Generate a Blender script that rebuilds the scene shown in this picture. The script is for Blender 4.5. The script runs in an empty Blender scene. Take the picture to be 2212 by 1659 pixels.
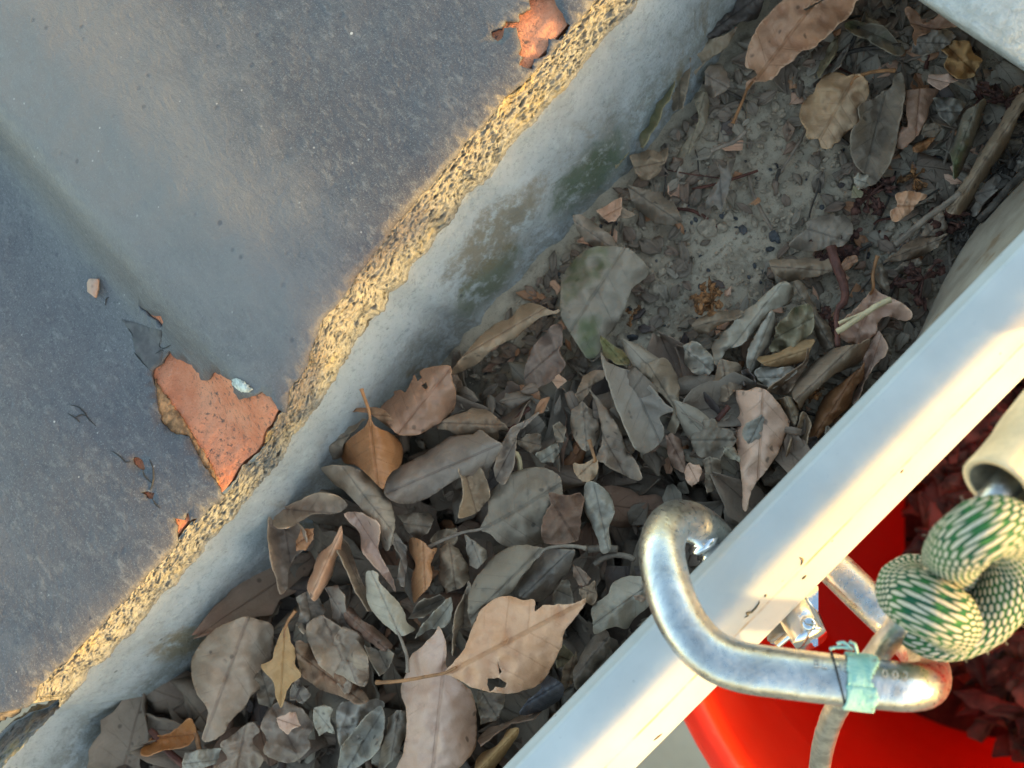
import bpy, bmesh, math, random
from mathutils import Vector, Matrix, noise
from mathutils.geometry import delaunay_2d_cdt
R = math.radians
S = bpy.context.scene
C = S.collection

# ------------------------------------------------------------------ camera
FPX, CXP, CYP = 2200.0, 1106.0, 829.5          # focal length and centre for a 2212 px wide picture
CAM = Vector((0.0, 0.0, 0.19))                 # metres; the top of the gutter rim is z = 0
a8, a20 = R(8), R(20)
v = Vector((-math.sin(a8), math.cos(a8)*math.sin(a20), -math.cos(a8)*math.cos(a20)))
w = -v
xp = (Vector((1, 0, 0)) - Vector((1, 0, 0)).dot(v)*v).normalized()
q = w.cross(xp)
A48 = R(48)
RT = math.cos(A48)*xp - math.sin(A48)*q
UP = math.sin(A48)*xp + math.cos(A48)*q
cam_d = bpy.data.cameras.new('camera')
cam = bpy.data.objects.new('camera', cam_d); C.objects.link(cam)
cam.matrix_world = Matrix(((RT.x, UP.x, w.x, CAM.x), (RT.y, UP.y, w.y, CAM.y), (RT.z, UP.z, w.z, CAM.z), (0, 0, 0, 1)))
cam_d.sensor_width = 36; cam_d.lens = 36*FPX/2212
cam_d.clip_start = 0.01; cam_d.clip_end = 2000
cam_d.dof.use_dof = True; cam_d.dof.focus_distance = 0.218; cam_d.dof.aperture_fstop = 22
S.camera = cam

def W(px, py, z):
    """the point at height z seen at (px, py)"""
    d = v + RT*((px-CXP)/FPX) + UP*((CYP-py)/FPX)
    t = (z-CAM.z)/d.z
    return CAM + d*t
def PX(p):
    d = Vector(p)-CAM; k = d.dot(v)
    return CXP+FPX*d.dot(RT)/k, CYP-FPX*d.dot(UP)/k

# ------------------------------------------------------------------ light
SUN_EL, SUN_AZ = R(4.0), R(-62)                  # direction towards the sun: low, from outside the gutter
sd = Vector((math.cos(SUN_EL)*math.cos(SUN_AZ), math.cos(SUN_EL)*math.sin(SUN_AZ), math.sin(SUN_EL)))
wd = bpy.data.worlds.new('World'); S.world = wd; wd.use_nodes = True
nt = wd.node_tree
sky = nt.nodes.new('ShaderNodeTexSky'); sky.sky_type = 'NISHITA'; sky.sun_disc = False
sky.sun_elevation = SUN_EL; sky.sun_rotation = math.atan2(sd.x, sd.y)
sky.air_density = 1.0; sky.dust_density = 0.8; sky.ozone_density = 1.1
bg = nt.nodes['Background']; bg.inputs[1].default_value = 0.15
nt.links.new(sky.outputs[0], bg.inputs[0])
sl = bpy.data.lights.new('sun', 'SUN'); sl.energy = 2.0; sl.angle = R(3); sl.color = (0.40, 0.29, 0.11)
so = bpy.data.objects.new('sun', sl); C.objects.link(so)
so.rotation_euler = (-sd).to_track_quat('-Z', 'Y').to_euler()
S.view_settings.view_transform = 'Standard'; S.view_settings.look = 'None'
S.view_settings.exposure = 2.95; S.view_settings.gamma = 1
S.render.engine = 'CYCLES'

# ------------------------------------------------------------------ node helpers
class N:
    def __init__(s, name):
        s.m = bpy.data.materials.new(name); s.m.use_nodes = True
        s.t = s.m.node_tree; s.b = s.t.nodes['Principled BSDF']
    def n(s, typ, **kw):
        o = s.t.nodes.new('ShaderNode'+typ)
        for k, val in kw.items():
            if k.startswith('i_'):
                key = k[2:]
                key = int(key) if key.isdigit() else key
                s.set(o.inputs[key], val)
            else: setattr(o, k, val)
        return o
    def set(s, inp, val):
        if hasattr(val, 'is_output') or isinstance(val, bpy.types.NodeSocket): s.t.links.new(val, inp)
        else: inp.default_value = val
    def math(s, op, a, b=0.0, c=None, clamp=False):
        o = s.t.nodes.new('ShaderNodeMath'); o.operation = op; o.use_clamp = clamp
        s.set(o.inputs[0], a); s.set(o.inputs[1], b)
        if c is not None: s.set(o.inputs[2], c)
        return o.outputs[0]
    def noise(s, vec, scale, detail=4, rough=0.6, dist=0.0):
        o = s.n('TexNoise'); s.t.links.new(vec, o.inputs['Vector'])
        o.inputs['Scale'].default_value = scale; o.inputs['Detail'].default_value = detail
        o.inputs['Roughness'].default_value = rough; o.inputs['Distortion'].default_value = dist
        return o.outputs[0]
    def vor(s, vec, scale, feature='F1'):
        o = s.n('TexVoronoi', feature=feature); s.t.links.new(vec, o.inputs['Vector'])
        o.inputs['Scale'].default_value = scale
        return o.outputs['Distance']
    def ramp(s, fac, lo, hi, a=0.0, b=1.0):
        o = s.t.nodes.new('ShaderNodeMapRange'); o.interpolation_type = 'SMOOTHSTEP'
        s.set(o.inputs[0], fac)
        for i, x in ((1, lo), (2, hi), (3, a), (4, b)): s.set(o.inputs[i], x)
        return o.outputs[0]
    def mix(s, fac, a, b, blend='MIX'):
        o = s.t.nodes.new('ShaderNodeMix'); o.data_type = 'RGBA'; o.blend_type = blend
        s.set(o.inputs[0], fac)
        s.set(o.inputs[6], a if not isinstance(a, tuple) else (*a, 1)[:4])
        s.set(o.inputs[7], b if not isinstance(b, tuple) else (*b, 1)[:4])
        return o.outputs[2]
    def obj(s): return s.n('TexCoord').outputs['Object']
    def uv(s): return s.n('TexCoord').outputs['UV']
    def geo(s): return s.n('NewGeometry').outputs['Position']
    def sep(s, vec):
        o = s.n('SeparateXYZ'); s.t.links.new(vec, o.inputs[0]); return o.outputs
    def comb(s, x, y, z=0.0):
        o = s.n('CombineXYZ'); s.set(o.inputs[0], x); s.set(o.inputs[1], y); s.set(o.inputs[2], z); return o.outputs[0]
    def col(s, c): s.set(s.b.inputs['Base Color'], c if not isinstance(c, tuple) else (*c, 1)[:4]); return s
    def rough(s, r): s.set(s.b.inputs['Roughness'], r); return s
    def bump(s, h, dist, strength=1.0, prev=None):
        o = s.n('Bump'); s.set(o.inputs['Height'], h)
        o.inputs['Distance'].default_value = dist; o.inputs['Strength'].default_value = strength
        if prev is not None: s.t.links.new(prev, o.inputs['Normal'])
        s.t.links.new(o.outputs[0], s.b.inputs['Normal']); return o.outputs[0]

# ------------------------------------------------------------------ materials
def leaf_mat(name, c1, c2, dust, dustamt, vein, rough=0.75, green=0.0):
    wm = lambda c_: (min(.8, c_[0]*1.19), c_[1]*1.01, c_[2]*.88)      # dry brown leaf colours, a little redder than read off
    c1, c2, dust, vein = wm(c1), wm(c2), wm(dust), wm(vein)
    m = N(name); g = m.geo(); u = m.sep(m.uv())
    rnd = m.n('ObjectInfo').outputs['Random']
    a, b = u[0], u[1]
    off = m.comb(m.math('MULTIPLY', rnd, 3.0), 0.0, 0.0)
    va = m.n('VectorMath', operation='ADD'); m.t.links.new(g, va.inputs[0]); m.t.links.new(off, va.inputs[1])
    p = va.outputs[0]
    n1 = m.noise(p, 90, 5, 0.65, 0.4); n2 = m.noise(p, 420, 5, 0.7); n3 = m.noise(p, 30, 3, 0.5); n4 = m.noise(p, 1500, 4, .7)
    col = m.mix(m.ramp(n1, 0.35, 0.66), c1, c2)
    col = m.mix(m.math('MULTIPLY', m.ramp(n3, 0.40, 0.60), dustamt), col, dust)
    col = m.mix(m.math('MULTIPLY', m.ramp(n2, 0.5, 0.72), dustamt*0.7+.1), col, dust)
    # midrib and side veins, laid out along the leaf
    ab = m.math('ABSOLUTE', b)
    wob = m.math('MULTIPLY', m.math('SUBTRACT', m.noise(p, 140, 2), 0.5), 0.22)
    mid = m.ramp(ab, 0.02, 0.06, 1.0, 0.0)
    st = m.math('ADD', m.math('SUBTRACT', m.math('MULTIPLY', a, 6.0), m.math('MULTIPLY', ab, 1.3)), wob)
    fr = m.math('ABSOLUTE', m.math('SUBTRACT', m.math('FRACT', st), 0.5))
    side = m.math('MULTIPLY', m.ramp(fr, 0.015, 0.05, 1.0, 0.0), m.math('MULTIPLY', m.ramp(ab, 0.65, 0.95, 0.5, 0.0), m.ramp(m.noise(p, 45, 2), .42, .62)))
    vn = m.math('MAXIMUM', mid, side)
    col = m.mix(m.math('MULTIPLY', vn, 0.45), col, vein)
    fine = m.vor(p, 900, 'DISTANCE_TO_EDGE')
    col = m.mix(m.ramp(fine, 0.0, 0.12, 0.05, 0.0), col, vein)
    sp = m.math('MULTIPLY', m.ramp(m.vor(p, 260), 0.10, 0.22, 1.0, 0.0), m.ramp(m.noise(p, 60, 2), 0.52, 0.6))
    col = m.mix(m.math('MULTIPLY', sp, 0.6), col, (0.05, 0.035, 0.025))
    if green > 0:
        col = m.mix(m.math('MULTIPLY', m.ramp(m.noise(p, 55, 3), 0.5, 0.62), green), col, (0.11, 0.13, 0.035))
    hsv = m.n('HueSaturation'); m.set(hsv.inputs['Color'], col)
    m.set(hsv.inputs['Value'], m.math('ADD', m.math('MULTIPLY', m.math('FRACT', m.math('MULTIPLY', rnd, 7.31)), 0.42), 0.80))
    m.set(hsv.inputs['Saturation'], m.math('ADD', m.math('MULTIPLY', m.math('FRACT', m.math('MULTIPLY', rnd, 3.77)), 0.35), 0.72 if name in ('leaf_grey', 'leaf_pale', 'leaf_taupe', 'leaf_mossy', 'litter_grey', 'litter_taupe', 'litter_pale') else 0.78))
    ed = m.n('Attribute', attribute_name='edge').outputs['Fac']  # paler border: light through the thin leaf edge, put into the colour
    m.col(m.mix(m.math('MULTIPLY', ed, .4), hsv.outputs[0], tuple(min(1, x_*1.5+.03) for x_ in c2))); m.rough(rough)
    m.b.inputs['Specular IOR Level'].default_value = 0.35
    h = m.math('ADD', m.math('MULTIPLY', n1, 0.9), m.math('MULTIPLY', n2, 0.35))
    h = m.math('ADD', h, m.math('MULTIPLY', n4, 0.10))
    h = m.math('SUBTRACT', h, m.math('MULTIPLY', vn, 0.25))
    m.bump(h, 0.0009, 0.8)
    return m.m
DUST = (0.30, 0.258, 0.195)
LM = {
 'grey':  leaf_mat('leaf_grey', (0.185, 0.146, 0.106), (0.275, 0.228, 0.168), DUST, 0.75, (0.13, 0.115, 0.09)),
 'pale':  leaf_mat('leaf_pale', (0.30, 0.27, 0.20), (0.38, 0.345, 0.265), (0.40, 0.37, 0.29), 0.7, (0.2, 0.185, 0.15)),
 'tan':   leaf_mat('leaf_tan', (0.53, 0.315, 0.20), (0.61, 0.39, 0.265), (0.58, 0.41, 0.30), 0.4, (0.34, 0.17, 0.08), 0.5),
 'orange':leaf_mat('leaf_orange', (0.33, 0.155, 0.065), (0.40, 0.205, 0.095), (0.33, 0.22, 0.14), 0.3, (0.27, 0.11, 0.04), 0.42),
 'brown': leaf_mat('leaf_brown', (0.18, 0.105, 0.068), (0.25, 0.155, 0.105), DUST, 0.4, (0.10, 0.06, 0.04)),
 'taupe': leaf_mat('leaf_taupe', (0.24, 0.175, 0.115), (0.33, 0.25, 0.175), DUST, 0.5, (0.15, 0.10, 0.07)),
 'yellow':leaf_mat('leaf_yellow', (0.40, 0.25, 0.11), (0.47, 0.32, 0.165), (0.42, 0.30, 0.2), 0.35, (0.28, 0.15, 0.05)),
 'olive': leaf_mat('leaf_olive', (0.22, 0.19, 0.10), (0.29, 0.255, 0.155), DUST, 0.5, (0.13, 0.11, 0.06), 0.8, 0.5),
 'green': leaf_mat('leaf_mossy', (0.20, 0.185, 0.14), (0.25, 0.235, 0.18), DUST, 0.5, (0.15, 0.13, 0.09), 0.85, 0.75),
 'dark':  leaf_mat('leaf_dark', (0.055, 0.045, 0.042), (0.09, 0.07, 0.065), DUST, 0.15, (0.04, 0.03, 0.03), 0.6),
 'blue':  leaf_mat('leaf_slate', (0.06, 0.065, 0.085), (0.10, 0.105, 0.125), (0.14, 0.14, 0.15), 0.3, (0.05, 0.05, 0.06), 0.5),
}
def simple(name, c, rough=0.6, metal=0.0, amt=0.15, sc=200, bd=0.0, spec=0.5):
    m = N(name); g = m.geo(); n = m.noise(g, sc, 5, 0.65)
    d = tuple(x*(1-amt) for x in c); l = tuple(min(1, x*(1+amt)) for x in c)
    m.col(m.mix(m.ramp(n, 0.35, 0.65), d, l)); m.rough(rough)
    m.b.inputs['Metallic'].default_value = metal; m.b.inputs['Specular IOR Level'].default_value = spec
    if bd: m.bump(n, bd)
    return m.m

def soil_mat():
    m = N('dry_soil'); g = m.geo()
    n1 = m.noise(g, 60, 6, .65); n2 = m.noise(g, 500, 6, .7); n3 = m.noise(g, 2200, 4, .75)
    c = m.mix(m.ramp(n1, .35, .65), (0.42, 0.325, 0.225), (0.54, 0.43, 0.305))
    c = m.mix(m.ramp(n2, .5, .7, 0, .6), c, (0.52, 0.41, 0.29)); c = m.mix(m.ramp(m.noise(g, 130, 5, .7), .50, .66, 0, .6), c, (0.20, 0.145, 0.095))
    c = m.mix(m.ramp(n3, .30, .46, .6, 0), c, (0.06, 0.05, 0.036))
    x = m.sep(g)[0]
    dark = m.ramp(m.math('ADD', x, m.math('MULTIPLY', m.math('SUBTRACT', n1, .5), .10)), -0.06, -0.03, 0.7, 0.0)  # under the leaf pile: dark humus, with shade of the gaps coloured in
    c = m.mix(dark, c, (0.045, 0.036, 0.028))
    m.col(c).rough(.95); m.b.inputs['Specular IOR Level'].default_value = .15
    h = m.math('ADD', n1, m.math('ADD', m.math('MULTIPLY', n2, .6), m.math('MULTIPLY', n3, .3)))
    m.bump(h, .0006); return m.m
def glaze_mat():
    m = N('slate_glaze'); g = m.geo()
    st = m.n('Mapping', vector_type='POINT'); m.t.links.new(g, st.inputs[0]); st.inputs['Rotation'].default_value = (0, 0, R(15)); st.inputs['Scale'].default_value = (1, .45, 1)
    n1 = m.noise(g, 22, 4, .55, .5); n2 = m.noise(st.outputs[0], 600, 5, .7); n3 = m.noise(g, 2600, 3, .7); n4 = m.noise(st.outputs[0], 120, 6, .7, .8)
    z = m.sep(g)[2]
    c = m.mix(m.ramp(n1, .35, .68), (0.070, 0.067, 0.073), (0.104, 0.099, 0.102))
    c = m.mix(m.ramp(n4, .46, .72, 0, .55), c, (0.130, 0.125, 0.124))
    c = m.mix(m.ramp(n2, .50, .72, 0, .75), c, (0.19, 0.187, 0.182)); c = m.mix(m.ramp(m.noise(st.outputs[0], 260, 6, .8), .52, .7, 0, .5), c, (0.04, 0.042, 0.05))
    c = m.mix(m.ramp(n3, .54, .68, 0, .7), c, (0.20, 0.20, 0.198)); c = m.mix(m.ramp(m.noise(g, 900, 5, .8), .34, .48, .6, 0), c, (0.035, 0.037, 0.045))
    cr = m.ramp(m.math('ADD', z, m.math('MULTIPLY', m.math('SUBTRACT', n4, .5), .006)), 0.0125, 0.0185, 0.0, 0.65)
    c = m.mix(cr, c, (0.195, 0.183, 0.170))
    sp = m.ramp(m.vor(g, 190), .06, .16, 1, 0)
    c = m.mix(m.math('MULTIPLY', sp, m.ramp(m.noise(g, 40, 2), .5, .62, 0, .6)), c, (0.035, 0.037, 0.05))
    sp2 = m.math('MAXIMUM', m.math('MULTIPLY', m.ramp(m.vor(g, 95), .02, .04, 1, 0), m.ramp(m.noise(g, 33, 2), .5, .55)), m.math('MULTIPLY', m.ramp(m.vor(g, 330), .04, .10, .5, 0), m.ramp(m.noise(g, 55, 3), .5, .6)))
    c = m.mix(sp2, c, (0.5, 0.48, 0.44))
    m.col(c); m.rough(m.ramp(n2, .4, .7, .42, .7)); m.b.inputs['Specular IOR Level'].default_value = .5
    h = m.math('ADD', m.math('MULTIPLY', n4, .6), m.math('ADD', m.math('MULTIPLY', n2, .5), m.math('MULTIPLY', n3, .15)))
    h = m.math('SUBTRACT', h, m.math('MULTIPLY', sp, .1))
    m.bump(h, .0007); return m.m
def clay_mat():
    m = N('terracotta'); g = m.geo()
    n1 = m.noise(g, 120, 5, .7); n2 = m.noise(g, 700, 5, .75); n3 = m.noise(g, 45, 3, .6)
    c = m.mix(m.ramp(n1, .35, .65), (0.68, 0.215, 0.10), (0.80, 0.32, 0.17))
    c = m.mix(m.ramp(n2, .55, .75, 0, .7), c, (0.66, 0.36, 0.26))
    c = m.mix(m.math('MULTIPLY', m.ramp(n2, .34, .48, 1, 0), m.ramp(n3, .38, .56)), c, (0.12, 0.085, 0.07)); c = m.mix(m.ramp(m.noise(g, 2400, 3, .8), .30, .44, .6, 0), c, (.22, .09, .05))
    m.col(c).rough(.9); m.bump(m.math('ADD', n2, m.math('MULTIPLY', n1, .6)), .0011); return m.m
def mortar_mat():
    m = N('porous_mortar'); g = m.geo()
    mp = m.n('Mapping'); m.t.links.new(g, mp.inputs[0]); mp.inputs['Scale'].default_value = (.5, 1, 1)
    n1 = m.noise(mp.outputs[0], 150, 6, .7, .6); n2 = m.noise(mp.outputs[0], 800, 5, .75); n3 = m.noise(g, 50, 2)
    c = m.mix(m.ramp(n2, .36, .60), (0.19, 0.175, 0.15), (0.34, 0.315, 0.27))
    c = m.mix(m.ramp(n2, .55, .75, 0, .7), c, (0.43, 0.37, 0.27))
    c = m.mix(m.math('MULTIPLY', m.ramp(n3, .50, .66, 0, .8), m.ramp(n1, .45, .6)), c, (0.44, 0.33, 0.15))
    pit = m.ramp(m.vor(mp.outputs[0], 420), .12, .3, 1, 0); gate = m.ramp(m.noise(g, 220, 2), .46, .6)
    pt = m.math('MULTIPLY', pit, gate)
    c = m.mix(m.math('MULTIPLY', pt, .42), c, (0.08, 0.068, 0.055))
    m.col(c).rough(.95); m.b.inputs['Specular IOR Level'].default_value = .2
    h = m.math('SUBTRACT', m.math('ADD', m.math('MULTIPLY', n1, .8), m.math('MULTIPLY', n2, .5)), m.math('MULTIPLY', pt, .8))
    m.bump(h, .0010); return m.m
def wall_mat():
    m = N('painted_cement'); g = m.geo(); x, y, z = m.sep(g)[0:3]
    mp = m.n('Mapping'); m.t.links.new(g, mp.inputs[0]); mp.inputs['Scale'].default_value = (1, 1, .8)
    n1 = m.noise(mp.outputs[0], 35, 5, .6, .3); n2 = m.noise(g, 260, 5, .7); n3 = m.noise(g, 1400, 3, .7); n4 = m.noise(g, 16, 2)
    c = m.mix(m.ramp(n1, .35, .65), (0.40, 0.405, 0.39), (0.50, 0.505, 0.485))
    low = m.ramp(m.math('ADD', z, m.math('MULTIPLY', m.math('SUBTRACT', n1, .5), .05)), -.043, -.018, 1, 0)
    dirt = m.math('MULTIPLY', low, m.ramp(n2, .38, .6))
    c = m.mix(m.math('MULTIPLY', dirt, .75), c, (0.20, 0.17, 0.11))
    och = m.math('MULTIPLY', m.ramp(m.noise(g, 48, 4, .7, .5), .56, .66), m.math('ADD', m.math('MULTIPLY', low, .7), .1))
    c = m.mix(och, c, (0.24, 0.165, 0.075))
    for (qx, qz, rx, rz, cc) in ((W(1262, 372, -.04).x, -.038, .016, .010, (.07, .095, .028)), (W(1085, 640, -.04).x, -.036, .014, .009, (.12, .13, .055)), (W(390, 1390, -.03).x, -.032, .010, .012, (.22, .15, .06)), (W(1130, 560, -.04).x, -.026, .02, .010, (.22, .165, .09))):
        dx = m.math('DIVIDE', m.math('SUBTRACT', x, qx), rx); dz = m.math('DIVIDE', m.math('SUBTRACT', z, qz), rz)
        r2 = m.math('ADD', m.math('MULTIPLY', dx, dx), m.math('MULTIPLY', dz, dz))
        r2 = m.math('ADD', r2, m.math('MULTIPLY', m.math('SUBTRACT', n2, .5), 2.6))
        c = m.mix(m.ramp(r2, .0, 1.0, .8, 0), c, cc)
    dots = m.math('MULTIPLY', m.ramp(m.vor(g, 230), .08, .14, 1, 0), m.ramp(m.noise(g, 70, 2), .55, .6))
    c = m.mix(m.math('MULTIPLY', dots, .7), c, (.08, .08, .075))
    c = m.mix(m.ramp(n2, .50, .68, 0, .6), c, (.50, .52, .49)); c = m.mix(m.ramp(m.noise(g, 600, 5, .8), .50, .66, 0, .45), c, (.20, .21, .20))
    c = m.mix(m.math('MULTIPLY', m.ramp(m.noise(g, 90, 6, .75, .8), .52, .66, 0, .55), m.math('ADD', m.math('MULTIPLY', low, .8), .2)), c, (.17, .15, .10))
    c = m.mix(m.ramp(n3, .62, .72, 0, .5), c, (.12, .12, .11))
    m.col(c).rough(.75); m.b.inputs['Specular IOR Level'].default_value = .3
    m.bump(m.math('ADD', m.math('MULTIPLY', n2, .6), m.math('ADD', n1, m.math('MULTIPLY', n3, .3))), .0010); return m.m
def rim_mat():
    m = N('white_enamel'); g = m.geo(); u = m.sep(m.uv())
    n1 = m.noise(g, 50, 4, .6); n2 = m.noise(g, 900, 4, .7)
    c = m.mix(m.ramp(n1, .35, .65), (0.46, 0.462, 0.45), (0.52, 0.52, 0.505))
    # ochre dirt held in the fold line and fine specks
    d = m.math('ABSOLUTE', m.math('SUBTRACT', u[1], m.math('ADD', 0.70, m.math('MULTIPLY', m.math('SUBTRACT', m.noise(g, 160, 3), .5), .02))))
    ln = m.math('MULTIPLY', m.ramp(d, .004, .022, 1, 0), m.ramp(m.noise(g, 110, 4, .7), .40, .62, .12, .9))
    c = m.mix(m.math('MULTIPLY', ln, .75), c, (0.36, 0.22, 0.09))
    sp = m.math('MULTIPLY', m.ramp(m.vor(g, 210), .045, .085, 1, 0), m.ramp(m.noise(g, 90, 2), .5, .62))
    c = m.mix(m.math('MULTIPLY', sp, .8), c, (0.16, 0.16, 0.17)); c = m.mix(m.ramp(n2, .60, .74, 0, .22), c, (.3, .32, .36))
    scr = m.n('Mapping'); m.t.links.new(g, scr.inputs[0]); scr.inputs['Scale'].default_value = (.25, 1, 1); scr.inputs['Rotation'].default_value = (0, 0, R(20))
    s2 = m.math('MULTIPLY', m.ramp(m.vor(scr.outputs[0], 300), .03, .06, 1, 0), m.ramp(m.noise(g, 66, 2), .56, .62))
    c = m.mix(m.math('MULTIPLY', s2, .7), c, (0.30, 0.25, 0.17))
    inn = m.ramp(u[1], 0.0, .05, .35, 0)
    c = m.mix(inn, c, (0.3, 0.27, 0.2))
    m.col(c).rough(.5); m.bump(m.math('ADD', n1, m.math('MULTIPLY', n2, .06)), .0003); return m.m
def ledge_mat():
    m = N('dusty_metal'); g = m.geo()
    n1 = m.noise(g, 80, 5, .65); n2 = m.noise(g, 700, 4, .7)
    c = m.mix(m.ramp(n1, .35, .65), (0.28, 0.22, 0.155), (0.40, 0.325, 0.235))
    c = m.mix(m.ramp(m.noise(g, 150, 3), .56, .7, 0, .7), c, (0.24, 0.14, 0.06))
    m.col(c).rough(.9); m.bump(m.math('ADD', n1, m.math('MULTIPLY', n2, .4)), .0004); return m.m
def plaster_mat():
    m = N('white_plaster'); g = m.geo()
    n1 = m.noise(g, 350, 5, .7); n2 = m.noise(g, 40, 3)
    c = m.mix(m.ramp(n1, .35, .65), (0.42, 0.42, 0.40), (0.56, 0.56, 0.54))
    c = m.mix(m.ramp(n2, .5, .7, 0, .4), c, (0.40, 0.37, 0.31))
    m.col(c).rough(.9); m.bump(n1, .0009); return m.m
def alu_mat():
    m = N('scratched_aluminium'); g = m.geo(); uvs = m.uv(); u = m.sep(uvs)
    mp = m.n('Mapping'); m.t.links.new(uvs, mp.inputs[0]); mp.inputs['Scale'].default_value = (1400, 10, 1); mp.inputs['Rotation'].default_value = (0, 0, R(.02))
    n1 = m.noise(g, 160, 5, .7, .4); n2 = m.noise(mp.outputs[0], 1.0, 4, .7); n3 = m.noise(g, 900, 4, .7)
    c = m.mix(m.ramp(n1, .35, .65), (0.46, 0.45, 0.43), (0.66, 0.65, 0.62))
    c = m.mix(m.ramp(m.noise(g, 260, 3), .6, .72, 0, .6), c, (0.36, 0.31, 0.25))
    m.col(c); m.b.inputs['Metallic'].default_value = 1
    m.rough(m.ramp(n3, .3, .7, .24, .42))
    m.bump(m.math('ADD', m.math('MULTIPLY', n1, .7), m.math('ADD', m.math('MULTIPLY', n2, .08), m.math('MULTIPLY', n3, .15))), .00025); return m.m
def bucket_mat():
    m = N('red_plastic'); g = m.geo(); n1 = m.noise(g, 30, 4, .6); n2 = m.noise(g, 240, 4, .7)
    c = m.mix(m.ramp(n1, .3, .7), (0.82, 0.040, 0.010), (0.88, 0.060, 0.018))
    c = m.mix(m.ramp(n2, .62, .76, 0, .25), c, (0.5, 0.10, 0.05))
    m.col(c).rough(.38); m.b.inputs['Subsurface Weight'].default_value = 0.0
    tr = m.n('BsdfTranslucent'); m.set(tr.inputs['Color'], (0.95, 0.07, 0.02, 1))
    mx = m.n('MixShader'); mx.inputs[0].default_value = .35
    m.t.links.new(m.b.outputs[0], mx.inputs[1]); m.t.links.new(tr.outputs[0], mx.inputs[2])
    m.t.links.new(mx.outputs[0], m.t.nodes['Material Output'].inputs[0])
    sc = m.n('Mapping'); m.t.links.new(g, sc.inputs[0]); sc.inputs['Scale'].default_value = (1, .12, 1); sc.inputs['Rotation'].default_value = (0, 0, R(35))
    scn = m.noise(sc.outputs[0], 420, 3, .6)
    m.col(m.mix(m.ramp(scn, .62, .74, 0, .35), c, (.80, .22, .14)))
    m.bump(n1, .0006); return m.m
def rope_mat():
    m = N('braided_rope'); u = m.sep(m.uv()); g = m.geo()
    # u: metres along the rope, v: turns round it; slanted cream stitches in staggered rows on green
    wob = m.math('MULTIPLY', m.math('SUBTRACT', m.noise(g, 700, 3), .5), .22)
    rows = m.math('ADD', m.math('ADD', m.math('MULTIPLY', u[1], 32.0), m.math('MULTIPLY', u[0], 260.0)), wob)
    ri = m.math('FLOOR', rows); rf = m.math('SUBTRACT', m.math('FRACT', rows), .5)
    al = m.math('ADD', m.math('MULTIPLY', u[0], 560.0), m.math('MULTIPLY', ri, .5))
    al = m.math('ADD', al, m.math('MULTIPLY', rf, .2))
    af = m.math('SUBTRACT', m.math('FRACT', al), .5)
    d = m.math('ADD', m.math('POWER', m.math('ABSOLUTE', m.math('MULTIPLY', rf, 2.05)), 2.0), m.math('POWER', m.math('ABSOLUTE', m.math('MULTIPLY', af, 2.1)), 2.0))
    st = m.ramp(d, .45, .72, 1, 0)
    n = m.noise(g, 2500, 3)
    gr = m.mix(m.ramp(m.noise(g, 220, 3), .4, .62), (0.018, 0.10, 0.055), (0.045, 0.17, 0.05))
    cr = m.mix(m.ramp(n, .35, .65), (0.50, 0.44, 0.32), (0.62, 0.56, 0.43))
    m.col(m.mix(st, gr, cr)).rough(.85)
    m.b.inputs['Specular IOR Level'].default_value = .2
    m.bump(m.math('ADD', m.ramp(d, .2, 1.6, 1, 0), m.math('MULTIPLY', n, .5)), .0005); return m.m
def ground_mat():
    m = N('concrete_ground'); g = m.geo(); n1 = m.noise(g, 3, 6, .6); n2 = m.noise(g, 60, 5, .7)
    c = m.mix(m.ramp(n1, .35, .65), (0.25, 0.22, 0.16), (0.31, 0.275, 0.205)); c = m.mix(m.ramp(n2, .5, .7, 0, .4), c, (.2, .175, .13))
    m.col(c).rough(.9); m.bump(n2, .002); return m.m

M = dict(soil=soil_mat(), glaze=glaze_mat(), clay=clay_mat(), mortar=mortar_mat(), wall=wall_mat(), rim=rim_mat(), ledge=ledge_mat(),
         plaster=plaster_mat(), alu=alu_mat(), bucket=bucket_mat(), rope=rope_mat(), ground=ground_mat(),
         steel=simple('galvanised_wire', (0.55, 0.54, 0.52), .32, 1.0, .25, 300, .0003),
         chrome=simple('bright_steel', (0.75, 0.76, 0.78), .14, 1.0, .1, 100, .0002),
         grip=simple('cream_plastic', (0.85, 0.60, 0.34), .5, 0, .15, 160, .0006),
         gripin=simple('dirty_plastic', (0.42, 0.36, 0.26), .8, 0, .35, 200, .0006),
         teal=None, scr=simple('scratch_dirt', (0.20, 0.15, 0.08), .8, 0, .3, 500), stemo=simple('stem_orange', (0.36, 0.16, 0.06), .6, 0, .3, 400, .0002), stemg=simple('stem_grey', (0.28, 0.205, 0.145), .8, 0, .25, 400, .0003),
         stemr=simple('stem_red', (0.13, 0.045, 0.028), .7, 0, .35, 300, .0005), straw=simple('straw', (0.62, 0.46, 0.25), .7, 0, .15, 500, .0002),
         flower=simple('dried_flower_red', (0.10, 0.038, 0.024), .8, 0, .6, 700, .0006), flowero=simple('dried_flower_orange', (0.30, 0.13, 0.045), .8, 0, .6, 700, .0006),
         stone=simple('crumbled_stone', (0.40, 0.305, 0.21), .95, 0, .3, 500, .0008), stoneb=simple('dark_grit', (0.075, 0.07, 0.068), .8, 0, .4, 400, .0008),
         twig=simple('dry_twig', (0.09, 0.068, 0.05), .85, 0, .4, 400, .0006), mark=simple('engraving', (0.40, 0.39, 0.36), .6, 0, .2, 500), seam=simple('dark_seam', (0.03, 0.03, 0.03), .8),
         lichen=simple('pale_crust', (0.50, 0.52, 0.46), .95, 0, .4, 700, .0008), humus=simple('dark_humus', (0.06, 0.042, 0.032), .95, 0, .5, 400, .001))
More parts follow.
